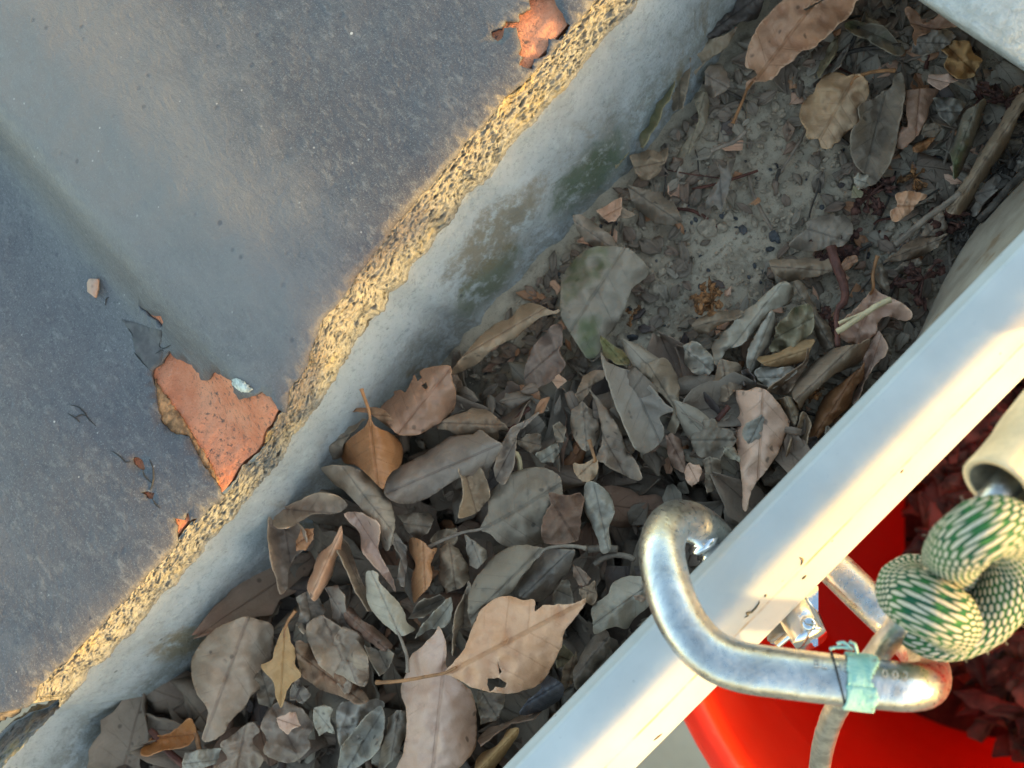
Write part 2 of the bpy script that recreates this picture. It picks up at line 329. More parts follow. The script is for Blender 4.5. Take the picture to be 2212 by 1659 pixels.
def teal_mat():
    m = N('teal_paint'); g = m.geo(); n = m.noise(g, 260, 5, .7, .6)
    c = m.mix(m.ramp(n, .40, .62), (0.22, 0.47, 0.42), (0.36, 0.60, 0.52))
    c = m.mix(m.ramp(m.noise(g, 500, 5, .7, 1.0), .58, .66, 0, .8), c, (0.26, 0.22, 0.15))
    m.col(c).rough(.7); m.bump(n, .0006); return m.m
M['teal'] = teal_mat()

# ------------------------------------------------------------------ object helpers
def tag(o, label=None, cat=None, group=None, kind=None):
    if label: o['label'] = label
    if cat: o['category'] = cat
    if group: o['group'] = group
    if kind: o['kind'] = kind
    return o
def link(name, me, mats, parent=None):
    o = bpy.data.objects.new(name, me); C.objects.link(o)
    for m in (mats if isinstance(mats, (list, tuple)) else [mats]): me.materials.append(m)
    if parent: o.parent = parent; o.matrix_parent_inverse = parent.matrix_world.inverted()
    return o
def mesh(name, verts, faces, mats, parent=None, smooth=True, uvs=None, mi=None):
    me = bpy.data.meshes.new(name); me.from_pydata([tuple(p) for p in verts], [], faces); me.update()
    if smooth: me.polygons.foreach_set('use_smooth', [True]*len(me.polygons))
    if uvs:
        ul = me.uv_layers.new(name='UVMap')
        for l in me.loops: ul.data[l.index].uv = uvs[l.vertex_index]
    if mi: me.polygons.foreach_set('material_index', mi)
    return link(name, me, mats, parent)
def empty(name, loc):
    o = bpy.data.objects.new(name, None); C.objects.link(o); o.location = loc; o.empty_display_size = .01
    bpy.context.view_layer.update(); return o
def cr(pts, n, closed=False):
    out = []; L = len(pts)
    rng = range(L if closed else L-1)
    for i in rng:
        g = (lambda k: pts[k % L]) if closed else (lambda k: pts[max(0, min(L-1, k))])
        p0, p1, p2, p3 = Vector(g(i-1)), Vector(g(i)), Vector(g(i+1)), Vector(g(i+2))
        for j in range(n):
            t = j/n
            out.append(0.5*((2*p1)+(p2-p0)*t+(2*p0-5*p1+4*p2-p3)*t*t+(3*p1-p0-3*p2+p3)*t*t*t))
    if not closed: out.append(Vector(pts[-1]))
    return out
def tube_data(path, rad, nseg=12, cap=True, sx=1.0, nz=0.0, seed=0):
    V_, F_, U_ = [], [], []; n = len(path)
    rad = rad if callable(rad) else (lambda t, r=rad: r)
    T = [(path[min(i+1, n-1)]-path[max(i-1, 0)]).normalized() for i in range(n)]
    ref = Vector((0, 0, 1)) if abs(T[0].z) < .9 else Vector((1, 0, 0))
    nrm = (ref-ref.dot(T[0])*T[0]).normalized(); dist = 0
    for i in range(n):
        nrm = (nrm-nrm.dot(T[i])*T[i]).normalized(); bi = T[i].cross(nrm)
        if i: dist += (path[i]-path[i-1]).length
        r = rad(i/(n-1))
        for k in range(nseg+1):
            a = 2*math.pi*k/nseg
            d = nrm*math.cos(a)+bi*math.sin(a)*sx
            rr = r
            if nz: rr = r*(1+nz*noise.noise((path[i]+d*r)*(1.5/max(r, 1e-4))+Vector((seed, 0, 0))))
            V_.append(path[i]+d*rr); U_.append((dist, k/nseg))
    st = nseg+1
    for i in range(n-1):
        for k in range(nseg):
            F_.append((i*st+k, i*st+k+1, (i+1)*st+k+1, (i+1)*st+k))
    if cap:
        for i0 in (0, n-1):
            c = len(V_); V_.append(path[i0]); U_.append((0 if i0 == 0 else dist, .5))
            for k in range(nseg):
                a, b = i0*st+k, i0*st+k+1
                F_.append((b, a, c) if i0 == 0 else (a, b, c))
    return V_, F_, U_
def tube(name, path, rad, mat, parent=None, **kw):
    V_, F_, U_ = tube_data(path, rad, **kw)
    return mesh(name, V_, F_, mat, parent, True, U_)
class Bag:
    """collects loose pieces of one stuff object"""
    def __init__(s): s.v, s.f, s.u, s.m = [], [], [], []
    def add(s, V_, F_, U_=None, mi=0):
        o = len(s.v); s.v += list(V_); s.f += [tuple(i+o for i in f) for f in F_]
        s.u += list(U_) if U_ else [(0, .5)]*len(V_); s.m += [mi]*len(F_)
    def build(s, name, mats, parent=None, smooth=True): return mesh(name, s.v, s.f, mats, parent, smooth, s.u, s.m)

def inpoly(x, y, poly):
    c = False; j = len(poly)-1
    for i in range(len(poly)):
        xi, yi = poly[i][0], poly[i][1]; xj, yj = poly[j][0], poly[j][1]
        if (yi > y) != (yj > y) and x < (xj-xi)*(y-yi)/(yj-yi)+xi: c = not c
        j = i
    return c
def ytab(tab, x):
    if x <= tab[0][0]: return tab[0][1]
    for (a, b), (c, d) in zip(tab, tab[1:]):
        if x <= c: return b+(d-b)*(x-a)/(c-a)
    return tab[-1][1]

# ------------------------------------------------------------------ the gutter
y_in = .5*(W(1300, 1433, 0).y+W(2100, 612, 0).y)           # inner edge of the rim
y_cr = .5*(W(1400, 1546, 0).y+W(2100, 863, 0).y)           # fold line
y_out = .5*(W(1500, 1520, -.009).y+W(2100, 939, -.009).y)  # outer edge, a little lower
X0, X1 = -.42, .42
gutter = empty('gutter', (0, y_in, -.06)); tag(gutter, 'white enamelled roof gutter filled with soil and dead leaves', 'gutter')
y_wall = .5*(W(500, 1128, -.006).y+W(1100, 330, -.006).y)
print('Y', y_in, y_cr, y_out, y_wall, 'nadir', PX((0.0001, 0, 0)))
prof = [(y_in+.0012, -.030), (y_in+.0004, -.010), (y_in+.0002, -.003), (y_in-.0004, -.0012), (y_in-.0016, -.0002)]
n_ = 14
for k in range(n_+1):
    t = k/n_; yy = y_in-.0016+(y_cr-y_in+.0016)*t
    prof.append((yy, .0008*math.sin(math.pi*min(1, t*.9))-.0032*max(0, (t-.62)/.38)**2))
zc = prof[-1][1]
prof += [(y_cr-.00005, zc-.00045), (y_cr-.00025, zc-.00055)]
zc = zc-.00055
for k in range(1, 7):
    t = k/6; prof.append((y_cr-.00025*(1-t)+(y_out-y_cr)*t, zc-.0001+(-.0085-zc)*t))
prof += [(y_out+.0002, -.0105), (y_out+.0012, -.0112), (y_out+.0030, -.0116), (y_out+.006, -.03), (y_out+.008, -.058)]
acc = [0]
for a, b in zip(prof, prof[1:]): acc.append(acc[-1]+math.hypot(b[0]-a[0], b[1]-a[1]))
iA, iB = 3, 3
vs, fs, us = [], [], []
s0 = acc[2]; s1 = acc[7+n_]; s2 = acc[7+n_+6]
NX = 140
for i in range(NX+1):
    x = X0+(X1-X0)*i/NX
    for j, (y, z) in enumerate(prof):
        vs.append((x, y, z+.0003*noise.noise(Vector((x*18, y*40, 0)))))
        s = acc[j]
        vv = (s-s0)/(s1-s0)*.70 if s <= s1 else .70+(s-s1)/(s2-s1)*.3
        us.append((x, vv))
m_ = len(prof)
for i in range(NX):
    for j in range(m_-1):
        a = i*m_+j; fs.append((a, a+1, a+1+m_, a+m_))
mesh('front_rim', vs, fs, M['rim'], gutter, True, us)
for pts_ in ([(1608, 1334), (1616, 1330), (1613, 1324), (1624, 1322), (1638, 1306), (1640, 1298)], [(1733, 1252), (1742, 1243)], [(1652, 1290), (1656, 1284)], [(1730, 1222), (1734, 1210), (1728, 1204)], [(1945, 1022), (1952, 1014)], [(1508, 1440), (1514, 1436)], [(1412, 1600), (1430, 1585)]):
    def zr(p_):
        z_ = -.003
        for _ in range(6):
            y_ = W(p_[0], p_[1], z_).y
            for (ya, za), (yb, zb) in zip(prof[3:], prof[4:7+n_+6]):
                if yb <= y_ <= ya and ya > yb: z_ = za+(zb-za)*(ya-y_)/(ya-yb)
        return W(p_[0], p_[1], z_+.00012)
    tube('scratch', cr([zr(p_) for p_ in pts_], 4), lambda t: .00004+.00016*math.sin(math.pi*t), M['scr'], gutter, nseg=6, nz=.5)
# dusty inside of the front and the trough floor
y_l = y_in+.0115
vs, fs = [], []
pr2 = [(y_in+.0006, -.0075), (y_in+.003, -.016), (y_in+.007, -.028), (y_l, -.042), (y_l+.004, -.060), (y_wall-.002, -.064)]
pr2 = [tuple(p) for p in cr(pr2, 4)]
for i in range(NX+1):
    x = X0+(X1-X0)*i/NX
    kx = max(0, min(1, (x-.015)/.05)); kx = kx*kx*(3-2*kx)
    for (y, z) in pr2: vs.append((x, y_in+.0006+(y-y_in-.0006)*(kx if y < y_in+.02 else 1)+.0006*noise.noise(Vector((x*40, z*90, 1))), z))
k_ = len(pr2)
for i in range(NX):
    for j in range(k_-1):
        a = i*k_+j; fs.append((a, a+k_, a+1+k_, a+1))
mesh('trough', vs, fs, M['ledge'], gutter)

# ------------------------------------------------------------------ roof tile, mortar, back wall (pixel polylines turned into world tables)
TILE_E = [(-330, 1960), (-80, 1680), (40, 1540), (63, 1515), (67, 1487), (100, 1459), (133, 1426), (167, 1393), (217, 1339), (263, 1293), (300, 1253), (350, 1203), (367, 1183), (405, 1135), (450, 1095), (463, 1086), (490, 1063), (517, 1012), (550, 984), (567, 953), (587, 920), (602, 886), (610, 873), (617, 836), (653, 786), (667, 730), (693, 680), (733, 636), (794, 550), (821, 518), (844, 483), (881, 443), (924, 393), (954, 363), (987, 320), (1021, 280), (1057, 247), (1071, 223), (1104, 193), (1134, 167), (1154, 147), (1231, 57), (1264, 20), (1285, -10), (1500, -290)]
MORT_E = [(-330, 2010), (-60, 1730), (10, 1600), (43, 1566), (67, 1556), (87, 1540), (113, 1539), (143, 1516), (173, 1486), (200, 1453), (240, 1416), (287, 1373), (320, 1333), (350, 1293), (390, 1253), (413, 1229), (447, 1193), (450, 1176), (487, 1139), (520, 1109), (567, 1046), (613, 996), (633, 953), (667, 913), (700, 870), (720, 830), (744, 793), (777, 743), (804, 700), (837, 666), (847, 636), (884, 613), (897, 573), (937, 533), (971, 490), (1001, 443), (1027, 413), (1064, 387), (1097, 337), (1101, 320), (1137, 287), (1171, 257), (1201, 217), (1227, 203), (1241, 170), (1287, 117), (1324, 70), (1364, 37), (1391, 0), (1610, -270)]
def zprof(x):   # tile height along its edge: pan, roll, next pan
    xs = [W(a, b, .006).x for a, b in ((75, 1510), (330, 1225), (490, 1050), (545, 975), (605, 875), (700, 690), (935, 345), (1225, 75))]
    tab = [(xs[0], .0100), (xs[1], .0070), (xs[2], .0030), (xs[3], .0034), (xs[4]-.001, .0150), (xs[5], .0172), (xs[6], .0105), (xs[7], .0070)]
    # smooth by sampling
    r = 0
    for d in (-.003, -.0015, 0, .0015, .003): r += ytab(tab, x+d)
    return r/5
# world tables
def wtab(poly, zf):
    out = []
    for (a, b) in poly:
        z = .006
        for _ in range(6):
            p = W(a, b, z); z = zf(p.x)
        out.append((p.x, p.y))
    return out
tE = wtab(TILE_E, zprof)
mE = wtab(MORT_E, lambda x: -.0085)
rnd = random.Random(3)
def edgeT(x): return ytab(tE, x)+.0005*noise.noise(Vector((x*260, 0, 0)))+.0003*noise.noise(Vector((x*900, 0, 0)))
def edgeM(x): return ytab(mE, x)+.0010*noise.noise(Vector((x*200, 3, 0)))+.0005*noise.noise(Vector((x*800, 3, 0)))+.0003*noise.noise(Vector((x*2500, 3, 0)))
XT0 = W(62, 1524, .008).x                                  # where the tile ends and its neighbour begins
def tile_z(x, y):
    t = max(0, y-ytab(tE, x))
    z = zprof(x)+.03*t
    z += .0006*noise.noise(Vector((x*25, y*25, 5)))+.0003*noise.noise(Vector((x*150, y*150, 2)))
    e = math.exp(-(y-ytab(tE, x))/.0022); z -= .0016*min(1, e)
    return z
# glaze: flaked skin over the clay
def CX(col, row, pts): return [(col*737.33+a/3, row*553+b/3) for a, b in pts]
patch1 = CX(0, 1, [(975,740),(1050,690),(1065,650),(1095,610),(1120,650),(1200,690),(1240,710),(1290,760),(1300,800),(1345,805),(1390,750),(1500,810),(1510,880),(1550,930),(1600,925),(1640,910),(1690,880),(1760,920),(1805,1000),(1900,1040),(1740,1300),(1560,1500),(1500,1600),(1430,1540),(1390,1450),(1310,1350),(1260,1250),(1220,1170),(1130,1150),(1050,1080),(1010,950),(1010,870),(985,790)])
patch2 = CX(1, 0, [(1205,-20),(1225,50),(1150,85),(1145,130),(1065,135),(1030,180),(965,195),(970,230),(1010,270),(1050,240),(1060,180),(1130,180),(1150,260),(1165,300),(1145,335),(1170,370),(1150,420),(1200,440),(1240,445),(1250,390),(1330,360),(1345,290),(1340,250),(1420,255),(1460,220),(1480,160),(1430,90),(1390,30),(1380,-20)])
patch3 = CX(0, 1, [(850,1320),(880,1300),(920,1320),(935,1370),(925,1390),(890,1370)])
patch4 = CX(0, 1, [(910,1535),(960,1525),(995,1535),(990,1575),(950,1560)])
patch5 = CX(0, 1, [(895,318),(940,350),(980,380),(1045,390),(1055,430),(1045,468),(1010,430),(960,390)])
patch6 = CX(0, 2, [(1120,30),(1190,60),(1215,0),(1230,60),(1270,40),(1240,110),(1200,150),(1160,200),(1140,160),(1150,90)])
def rough_poly(pts, step=5, amp=2.2, seed=0, zoom=1):
    r = random.Random(seed); out = []
    for i in range(len(pts)):
        a = Vector(pts[i]); b = Vector(pts[(i+1) % len(pts)]); n = max(1, int((b-a).length/step))
        for k in range(n):
            p = a.lerp(b, k/n)
            out.append((p.x+r.uniform(-amp, amp)*.6+amp*noise.noise(Vector((p.x*.06, p.y*.06, seed))), p.y+r.uniform(-amp, amp)*.6+amp*noise.noise(Vector((p.x*.06, p.y*.06, seed+9)))))
    return out
def to_world_tile(pts):
    out = []
    for (a, b) in pts:
        z = .010
        for _ in range(5):
            p = W(a, b, z); z = tile_z(p.x, p.y)
        out.append((p.x, p.y))
    return out
holes = [to_world_tile(rough_poly(p, 5, 2.4, i)) for i, p in enumerate((patch1, patch2, patch3, patch4, patch5, patch6))]
xe = XT0; ys_top = .40
bnd = []
x = xe
while x < .30:
    bnd.append((x, edgeT(x))); x += .0011
bnd += [(.30, ys_top)]
for k in range(60): bnd.append((xe+.0008*noise.noise(Vector((k*.4, 0, 0)))-k*.00012, ys_top-(ys_top-edgeT(xe))*k/60))
def cdt_mesh(bnd, holes, step):
    co = [Vector(p) for p in bnd]; E = [(i, (i+1) % len(bnd)) for i in range(len(bnd))]
    hidx = []
    for h in holes:
        o = len(co); co += [Vector(p) for p in h]; E += [(o+i, o+(i+1) % len(h)) for i in range(len(h))]
    x0 = min(p[0] for p in bnd); x1 = max(p[0] for p in bnd); y0 = min(p[1] for p in bnd); y1 = max(p[1] for p in bnd)
    bx = [(min(p[0] for p in h)-step, max(p[0] for p in h)+step, min(p[1] for p in h)-step, max(p[1] for p in h)+step) for h in holes]
    y = y0; row = 0
    while y < y1:
        x = x0+(row % 2)*step/2
        # coarser away from the edge
        st = step
        while x < x1:
            if inpoly(x, y, bnd): co.append(Vector((x+step*.12*math.sin(y*9999), y)))
            x += st
        y += step*.87; row += 1
    vo, eo, fo, *_ = delaunay_2d_cdt(co, E, [], 0, 1e-7)
    return vo, fo
vo, fo = cdt_mesh(bnd, [h for h in holes], .0028)
keep = []
for f in fo:
    cx = sum(vo[i].x for i in f)/len(f); cy = sum(vo[i].y for i in f)/len(f)
    if not inpoly(cx, cy, bnd): continue
    if any(inpoly(cx, cy, h) for h in holes): continue
    keep.append(f)
roof_tile = empty('roof_tile', (.05, .2, 0)); tag(roof_tile, 'slate-blue glazed roof tile with glaze flaked off to orange clay', 'roof tile')
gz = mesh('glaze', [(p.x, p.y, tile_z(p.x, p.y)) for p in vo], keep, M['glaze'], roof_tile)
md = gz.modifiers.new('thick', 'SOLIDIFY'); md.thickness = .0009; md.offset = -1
# clay body right under the glaze
vs, fs = [], []
xs_ = [xe+.0004+(.30-xe)*i/260 for i in range(261)]
for x in xs_:
    for j in range(150):
        t = (j/149)**2*.20; y = edgeT(x)+.0016+t
        vs.append((x, y, tile_z(x, y)-.0011+.0003*noise.noise(Vector((x*500, y*500, 0)))))
for i in range(260):
    for j in range(149):
        a = i*150+j; fs.append((a, a+150, a+151, a+1))
o = mesh('clay_body', vs, fs, M['clay'], roof_tile); md = o.modifiers.new('thick', 'SOLIDIFY'); md.thickness = .006; md.offset = -1
# grey-green crust in the notch of the patch, cracks in the glaze
def surf_chip(name, pts, mat, parent=None, lift=.0004, thick=.0005, zf=None, seed=1, amp=1.5, step=4):
    pw = to_world_tile(rough_poly(pts, step, amp, seed)); zf = zf or tile_z
    vo, fo = cdt_mesh(pw, [], .0016)
    fo = [f for f in fo if inpoly(sum(vo[i].x for i in f)/len(f), sum(vo[i].y for i in f)/len(f), pw)]
    o = mesh(name, [(p.x, p.y, zf(p.x, p.y)+lift) for p in vo], fo, mat, parent)
    md = o.modifiers.new('thick', 'SOLIDIFY'); md.thickness = thick; md.offset = -1
    return o
surf_chip('lichen_crust', CX(0, 1, [(1510,800),(1550,800),(1600,835),(1640,870),(1620,890),(1570,885),(1540,860),(1510,840)]), M['lichen'], roof_tile, amp=3)
for cpts in ([(450,965),(500,975),(545,1010),(570,1050),(600,1080),(625,1103)], [(440,1020),(490,1050),(520,1080)], [(490,1045),(530,1028),(560,1035)], [(720,1262),(760,1285),(790,1310),(815,1335),(850,1330)], [(925,1390),(935,1420),(960,1450),(985,1470)], [(968,1318),(990,1370),(995,1430),(985,1490),(970,1520)], [(990,1575),(1010,1610),(1040,1635)], [(710,268),(690,280),(685,320)], [(825,460),(855,500),(870,545)], [(870,625),(900,660),(940,705),(980,745)], [(1050,490),(1045,540),(1035,580),(1060,600),(1110,575)], [(1000,640),(1050,610),(1060,620)]):
    pw = [Vector((x, y, tile_z(x, y)+.00005)) for x, y in to_world_tile(CX(0, 1, cpts))]
    tube('glaze_crack', cr(pw, 5), lambda t: .00006+.00012*math.sin(math.pi*t), M['seam'], roof_tile, nseg=6, nz=.5)
surf_chip('exposed_layer', CX(0, 1, [(790,410),(860,425),(930,450),(1000,470),(1045,480),(1050,560),(1035,590),(1058,625),(1048,690),(975,740),(930,690),(878,620),(868,560),(850,500)]), simple('brown_slate', (.088, .078, .074), .7, 0, .25, 300, .0003), roof_tile, .00015, .0003, amp=1.5, seed=21)
surf_chip('clay_ledge', CX(0, 1, [(995,790),(1040,870),(1095,950),(1170,1050),(1235,1150),(1300,1250),(1360,1360),(1415,1470),(1385,1465),(1305,1350),(1250,1250),(1205,1170),(1120,1150),(1040,1080),(1000,950),(985,850)]), simple('ochre_clay', (.36, .19, .085), .95, 0, .5, 420, .0012), roof_tile, -.0006, .0004, amp=3.5, seed=12)
tan_chip = surf_chip('clay_flake', CX(0, 1, [(600,155),(655,155),(655,220),(640,278),(590,240),(586,180)]), LM['tan'], None, .0012, .0006, amp=.6)
tag(tan_chip, 'small pale tan flake lying alone on the slate-blue glaze', 'flake')

# neighbouring broken tile end at the low corner
nb = empty('roof_tile', (W(0, 1600, 0))); tag(nb, 'broken brown end of the next roof tile beside the narrow gap', 'roof tile')
vs, fs = [], []
for i in range(60):
    x = XT0-.0035-i*.0016
    for j in range(70):
        t = j/69*.14; y = ytab(mE, x)+.0035+.0012*noise.noise(Vector((x*200, 0, 0)))+t
        vs.append((x, y, .0005+.0018*noise.noise(Vector((x*160, y*160, 0)))+.0014*noise.noise(Vector((x*500, y*500, 0)))+.12*t))
for i in range(59):
    for j in range(69):
        a = i*70+j; fs.append((a, a+1, a+71, a+70))
o = mesh('tile_body', vs, fs, simple('rough_brown_clay', (.16, .12, .085), .95, 0, .5, 260, .0012), nb); md = o.modifiers.new('thick', 'SOLIDIFY'); md.thickness = .006; md.offset = -1

# mortar strip: a rough bed under the tile edge
vs, fs = [], []
NXm = 1500; NJ = 52
xa, xb = -.30, .28
for i in range(NXm+1):
    x = xa+(xb-xa)*i/NXm
    y1 = edgeT(x)+.0008; z1 = tile_z(x, y1)-.0006; y0 = edgeM(x)
    if x < XT0: z1 = -.001-.004*min(1, (XT0-x)/.004)+.003*min(1, (XT0-x)/.03)
    for j in range(NJ+1):
        t = j/NJ
        y = y1+(y0-y1)*t
        z = z1+(-.0078-z1)*t**1.4
        p = Vector((x*.6, y, z))
        amp = min(1, t*8+.1)*min(1, (1-t)*5+.35)*.8
        d = .0008*noise.noise(p*420)+.0009*noise.noise(p*1000)+.0008*noise.noise(p*2100)+.0005*noise.noise(p*4200)
        pit = max(0, noise.noise(p*1400+Vector((9, 9, 9)))-.22)*.0024*(.4+1.2*max(0, noise.noise(p*160)+.3))
        z += (d-pit)*amp; y -= (d-pit)*amp*.8
        if j == NJ: z -= .0012; y += .0025
        vs.append((x, y, z))
for i in range(NXm):
    for j in range(NJ):
        a = i*(NJ+1)+j; fs.append((a, a+1, a+NJ+2, a+NJ+1))
o = mesh('mortar_bed', vs, fs, M['mortar']); tag(o, 'yellowish porous mortar strip along the roof tile edge', 'mortar')
# back wall of the trough
vs, fs = [], []
NW = 240; NZ = 36
for i in range(NW+1):
    x = -.30+.60*i/NW
    for j in range(NZ+1):
        t = j/NZ; z = -.0068-.057*t
        bul = max(0, min(1, (x+.045)/.04))*max(0, min(1, (.075-x)/.03)); y = ytab(mE, x)+.0012-(.0055+.0050*bul*bul*(3-2*bul))*t**1.3+.0014*noise.noise(Vector((x*30, z*50, 4)))*min(1, t*3+.15)+.0005*noise.noise(Vector((x*160, z*160, 4)))*min(1, t*4)
        vs.append((x, y, z))
for i in range(NW):
    for j in range(NZ):
        a = i*(NZ+1)+j; fs.append((a, a+NZ+1, a+NZ+2, a+1))
mesh('back_wall', vs, fs, M['wall'], gutter)

# soil
def hs(px, py):      # height of the fill as seen at a pixel: bare soil up the gutter, deeper litter down it
    s = ((px-1106)*.669-(py-829.5)*.743)
    t = max(0, min(1, (s-120)/650))
    return -.045+(-.050+.045)*t
def hsw(x, y):
    t = max(0, min(1, (x+.02)/.07)); z = -.0465-.0035*t
    pl = max(0, min(1, (-.018-(x+.7*(y-.05)))/.02)); z -= .008*pl*pl*(3-2*pl)
    e = max(0, (y-(y_wall-.022))/.022); z += .0015*e*e*(.6+.8*noise.noise(Vector((x*30, 7, 0))))
    e2 = max(0, ((y_in+.026)-y)/.026); z += .003*e2*e2
    return z
vs, fs = [], []
NA, NB = 420, 110
for i in range(NA+1):
    x = -.24+.48*i/NA
    for j in range(NB+1):
        y = y_in+.003+(y_wall+.004-y_in-.003)*j/NB
        p = Vector((x, y, 0))
        z = hsw(x, y)+.0018*noise.noise(p*60)+.0010*noise.noise(p*220)+.0006*noise.noise(p*700)+.0003*noise.noise(p*1800)
        vs.append((x, y, z))
for i in range(NA):
    for j in range(NB):
        a = i*(NB+1)+j; fs.append((a, a+NB+1, a+NB+2, a+1))
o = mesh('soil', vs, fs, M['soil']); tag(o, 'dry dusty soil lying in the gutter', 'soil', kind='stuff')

# ------------------------------------------------------------------ leaves
ORG = {'D': (0, 0, 1.0), '10': (737.33, 0, 1/3), '20': (1474.67, 0, 1/3), '01': (0, 553, 1/3), '11': (737.33, 553, 1/3), '21': (1474.67, 553, 1/3), '02': (0, 1106, 1/3), '12': (737.33, 1106, 1/3), '22': (1474.67, 1106, 1/3)}
def PT(s, pts):
    ox, oy, k = ORG[s]; f = pts
    if isinstance(pts, str): 
        n = [float(a) for a in pts.replace(',', ' ').split()]; f = list(zip(n[::2], n[1::2]))
    return [(ox+a*k, oy+b*k) for a, b in f]
TH = .0002
def lvu(px, py):
    return .0029-.0016*max(0, min(1, ((hs(px, py)+.045)/-.005-.1)/.35))
def leaf(s, pts, kind, lv, label, cup=0.0, stem=None, ax=None, tilt=0.0, side=0.0, wave=1.25, jag=.9, hole=None, fold=0.0, parent=None, name='dead_leaf', stemmat=None, cat='leaf', group=None, roll=0.0, abs_z=None):
    """one leaf: outline seen in the photograph laid at its own height, then cupped, tilted, folded and wavy"""
    P = PT(s, pts); n = len(P)
    sd_ = int(P[0][0]*7+P[0][1]*13) % 9973; rr = random.Random(sd_)
    SP = PT(s, stem) if stem else None
    B = Vector(ax and PT(s, ax)[0] or (SP[0] if SP else P[0]))
    if ax and len(PT(s, ax)) > 1: T_ = Vector(PT(s, ax)[1])
    else: T_ = Vector(max(P, key=lambda p: (Vector(p)-B).length))
    A = T_-B; L = A.length; A.normalize(); Nn = Vector((-A.y, A.x))
    if n <= 9 and not SP:        # torn pieces: straighter, broken edges
        sm = [Vector(P[i]).lerp(Vector(P[(i+1) % n]), k_/6) for i in range(n) for k_ in range(6)]
    else: sm = cr([Vector(p) for p in P], 5, True)
    out = []
    few = 3.2 if n <= 9 and not SP else 1.0
    for i, p in enumerate(sm):
        j = few*1.4*noise.noise(Vector((p.x*.035, p.y*.035, sd_+5)))+jag*1.5*noise.noise(Vector((p.x*.09, p.y*.09, sd_)))+jag*rr.uniform(-.6, .6)
        nx = sm[(i+1) % len(sm)]-sm[i-1]
        if nx.length > 1e-6: nx.normalize()
        out.append(Vector((p.x-nx.y*j, p.y+nx.x*j)))
    hw = max(abs((p-B).dot(Nn)) for p in out)+1e-6
    bs = [(p-B).dot(Nn) for p in out]; hw = (max(bs)-min(bs))/2+1e-6; bc = (max(bs)+min(bs))/2
    if SP: bc *= .3; hw = max(abs(b-bc) for b in bs)
    cx = sum(p.x for p in out)/len(out); cy = sum(p.y for p in out)/len(out)
    z0 = abs_z if abs_z is not None else hs(cx, cy)+.0022+lv*lvu(cx, cy)
    mmpp = (CAM.z-z0)/FPX     # metres per pixel here
    hole_p = [rough_poly(PT(s, h), 3, .8, 4) for h in (hole or [])]
    step = max(4.0, min(8.5, math.sqrt(L*hw*2/520)))
    co = list(out); E = [(i, (i+1) % len(out)) for i in range(len(out))]
    for h in hole_p:
        o = len(co); co += [Vector(p) for p in h]; E += [(o+i, o+(i+1) % len(h)) for i in range(len(h))]
    x0, x1 = min(p.x for p in out), max(p.x for p in out); y0, y1 = min(p.y for p in out), max(p.y for p in out)
    y = y0+step/2; r_ = 0
    ot = [(p.x, p.y) for p in out]
    while y < y1:
        x = x0+(r_ % 2)*step/2
        while x < x1:
            if inpoly(x, y, ot): co.append(Vector((x, y)))
            x += step
        y += step*.87; r_ += 1
    vo, eo, fo, *_ = delaunay_2d_cdt(co, E, [], 0, 1e-4)
    faces = []
    for f in fo:
        mx = sum(vo[i].x for i in f)/len(f); my = sum(vo[i].y for i in f)/len(f)
        if not inpoly(mx, my, ot) or any(inpoly(mx, my, h) for h in hole_p): continue
        faces.append(f)
    ph = rr.uniform(0, 6)
    def zf(px, py):
        a = (Vector((px, py))-B).dot(A)/L; b = ((Vector((px, py))-B).dot(Nn)-bc)/hw
        Wm = hw*mmpp
        z = z0+tilt*.001*(a-.5)*2+side*.001*b
        z += cup*.0017*(b*b-.35)+fold*Wm*(abs(b)-.4)
        z -= roll*.001*(abs(b)**4)
        e = min(1, b*b*1.2)
        z += wave*.0016*e*math.sin(a*11+ph+b*1.4)+wave*.0016*noise.noise(Vector((px*.018, py*.018, sd_)))+wave*.0008*noise.noise(Vector((px*.05, py*.05, sd_)))
        z += wave*.0022*(.25-abs(noise.noise(Vector((px*.026, py*.026, sd_+3)))))+wave*.0009*(.25-abs(noise.noise(Vector((px*.075, py*.075, sd_+7)))))
        z -= .00035*math.exp(-(b/.07)**2)
        if wave > .3: z += .00022*math.sin((a*6-abs(b)*1.3)*6.283)*(1-abs(b))*.8
        return z, a, b
    vs, us = [], []
    for p in vo:
        z, a, b = zf(p.x, p.y); vs.append(W(p.x, p.y, z)); us.append((a, b))
    # faces upward
    f0 = faces[len(faces)//2]
    nrm = (vs[f0[1]]-vs[f0[0]]).cross(vs[f0[2]]-vs[f0[0]])
    if nrm.z < 0: faces = [tuple(reversed(f)) for f in faces]
    c0 = W(cx, cy, z0)
    vs = [p-c0 for p in vs]
    o = mesh(name, vs, faces, LM[kind], None, True, us); o.location = c0
    cnt = {}
    for f in faces:
        for i in range(len(f)):
            k2 = tuple(sorted((f[i], f[(i+1) % len(f)]))); cnt[k2] = cnt.get(k2, 0)+1
    ev = [0.0]*len(vs)
    for k2, c_ in cnt.items():
        if c_ == 1: ev[k2[0]] = ev[k2[1]] = 1.0
    at = o.data.attributes.new('edge', 'FLOAT', 'POINT'); at.data.foreach_set('value', ev)
    tag(o, label, cat, group)
    md = o.modifiers.new('thick', 'SOLIDIFY'); md.thickness = TH; md.offset = -1
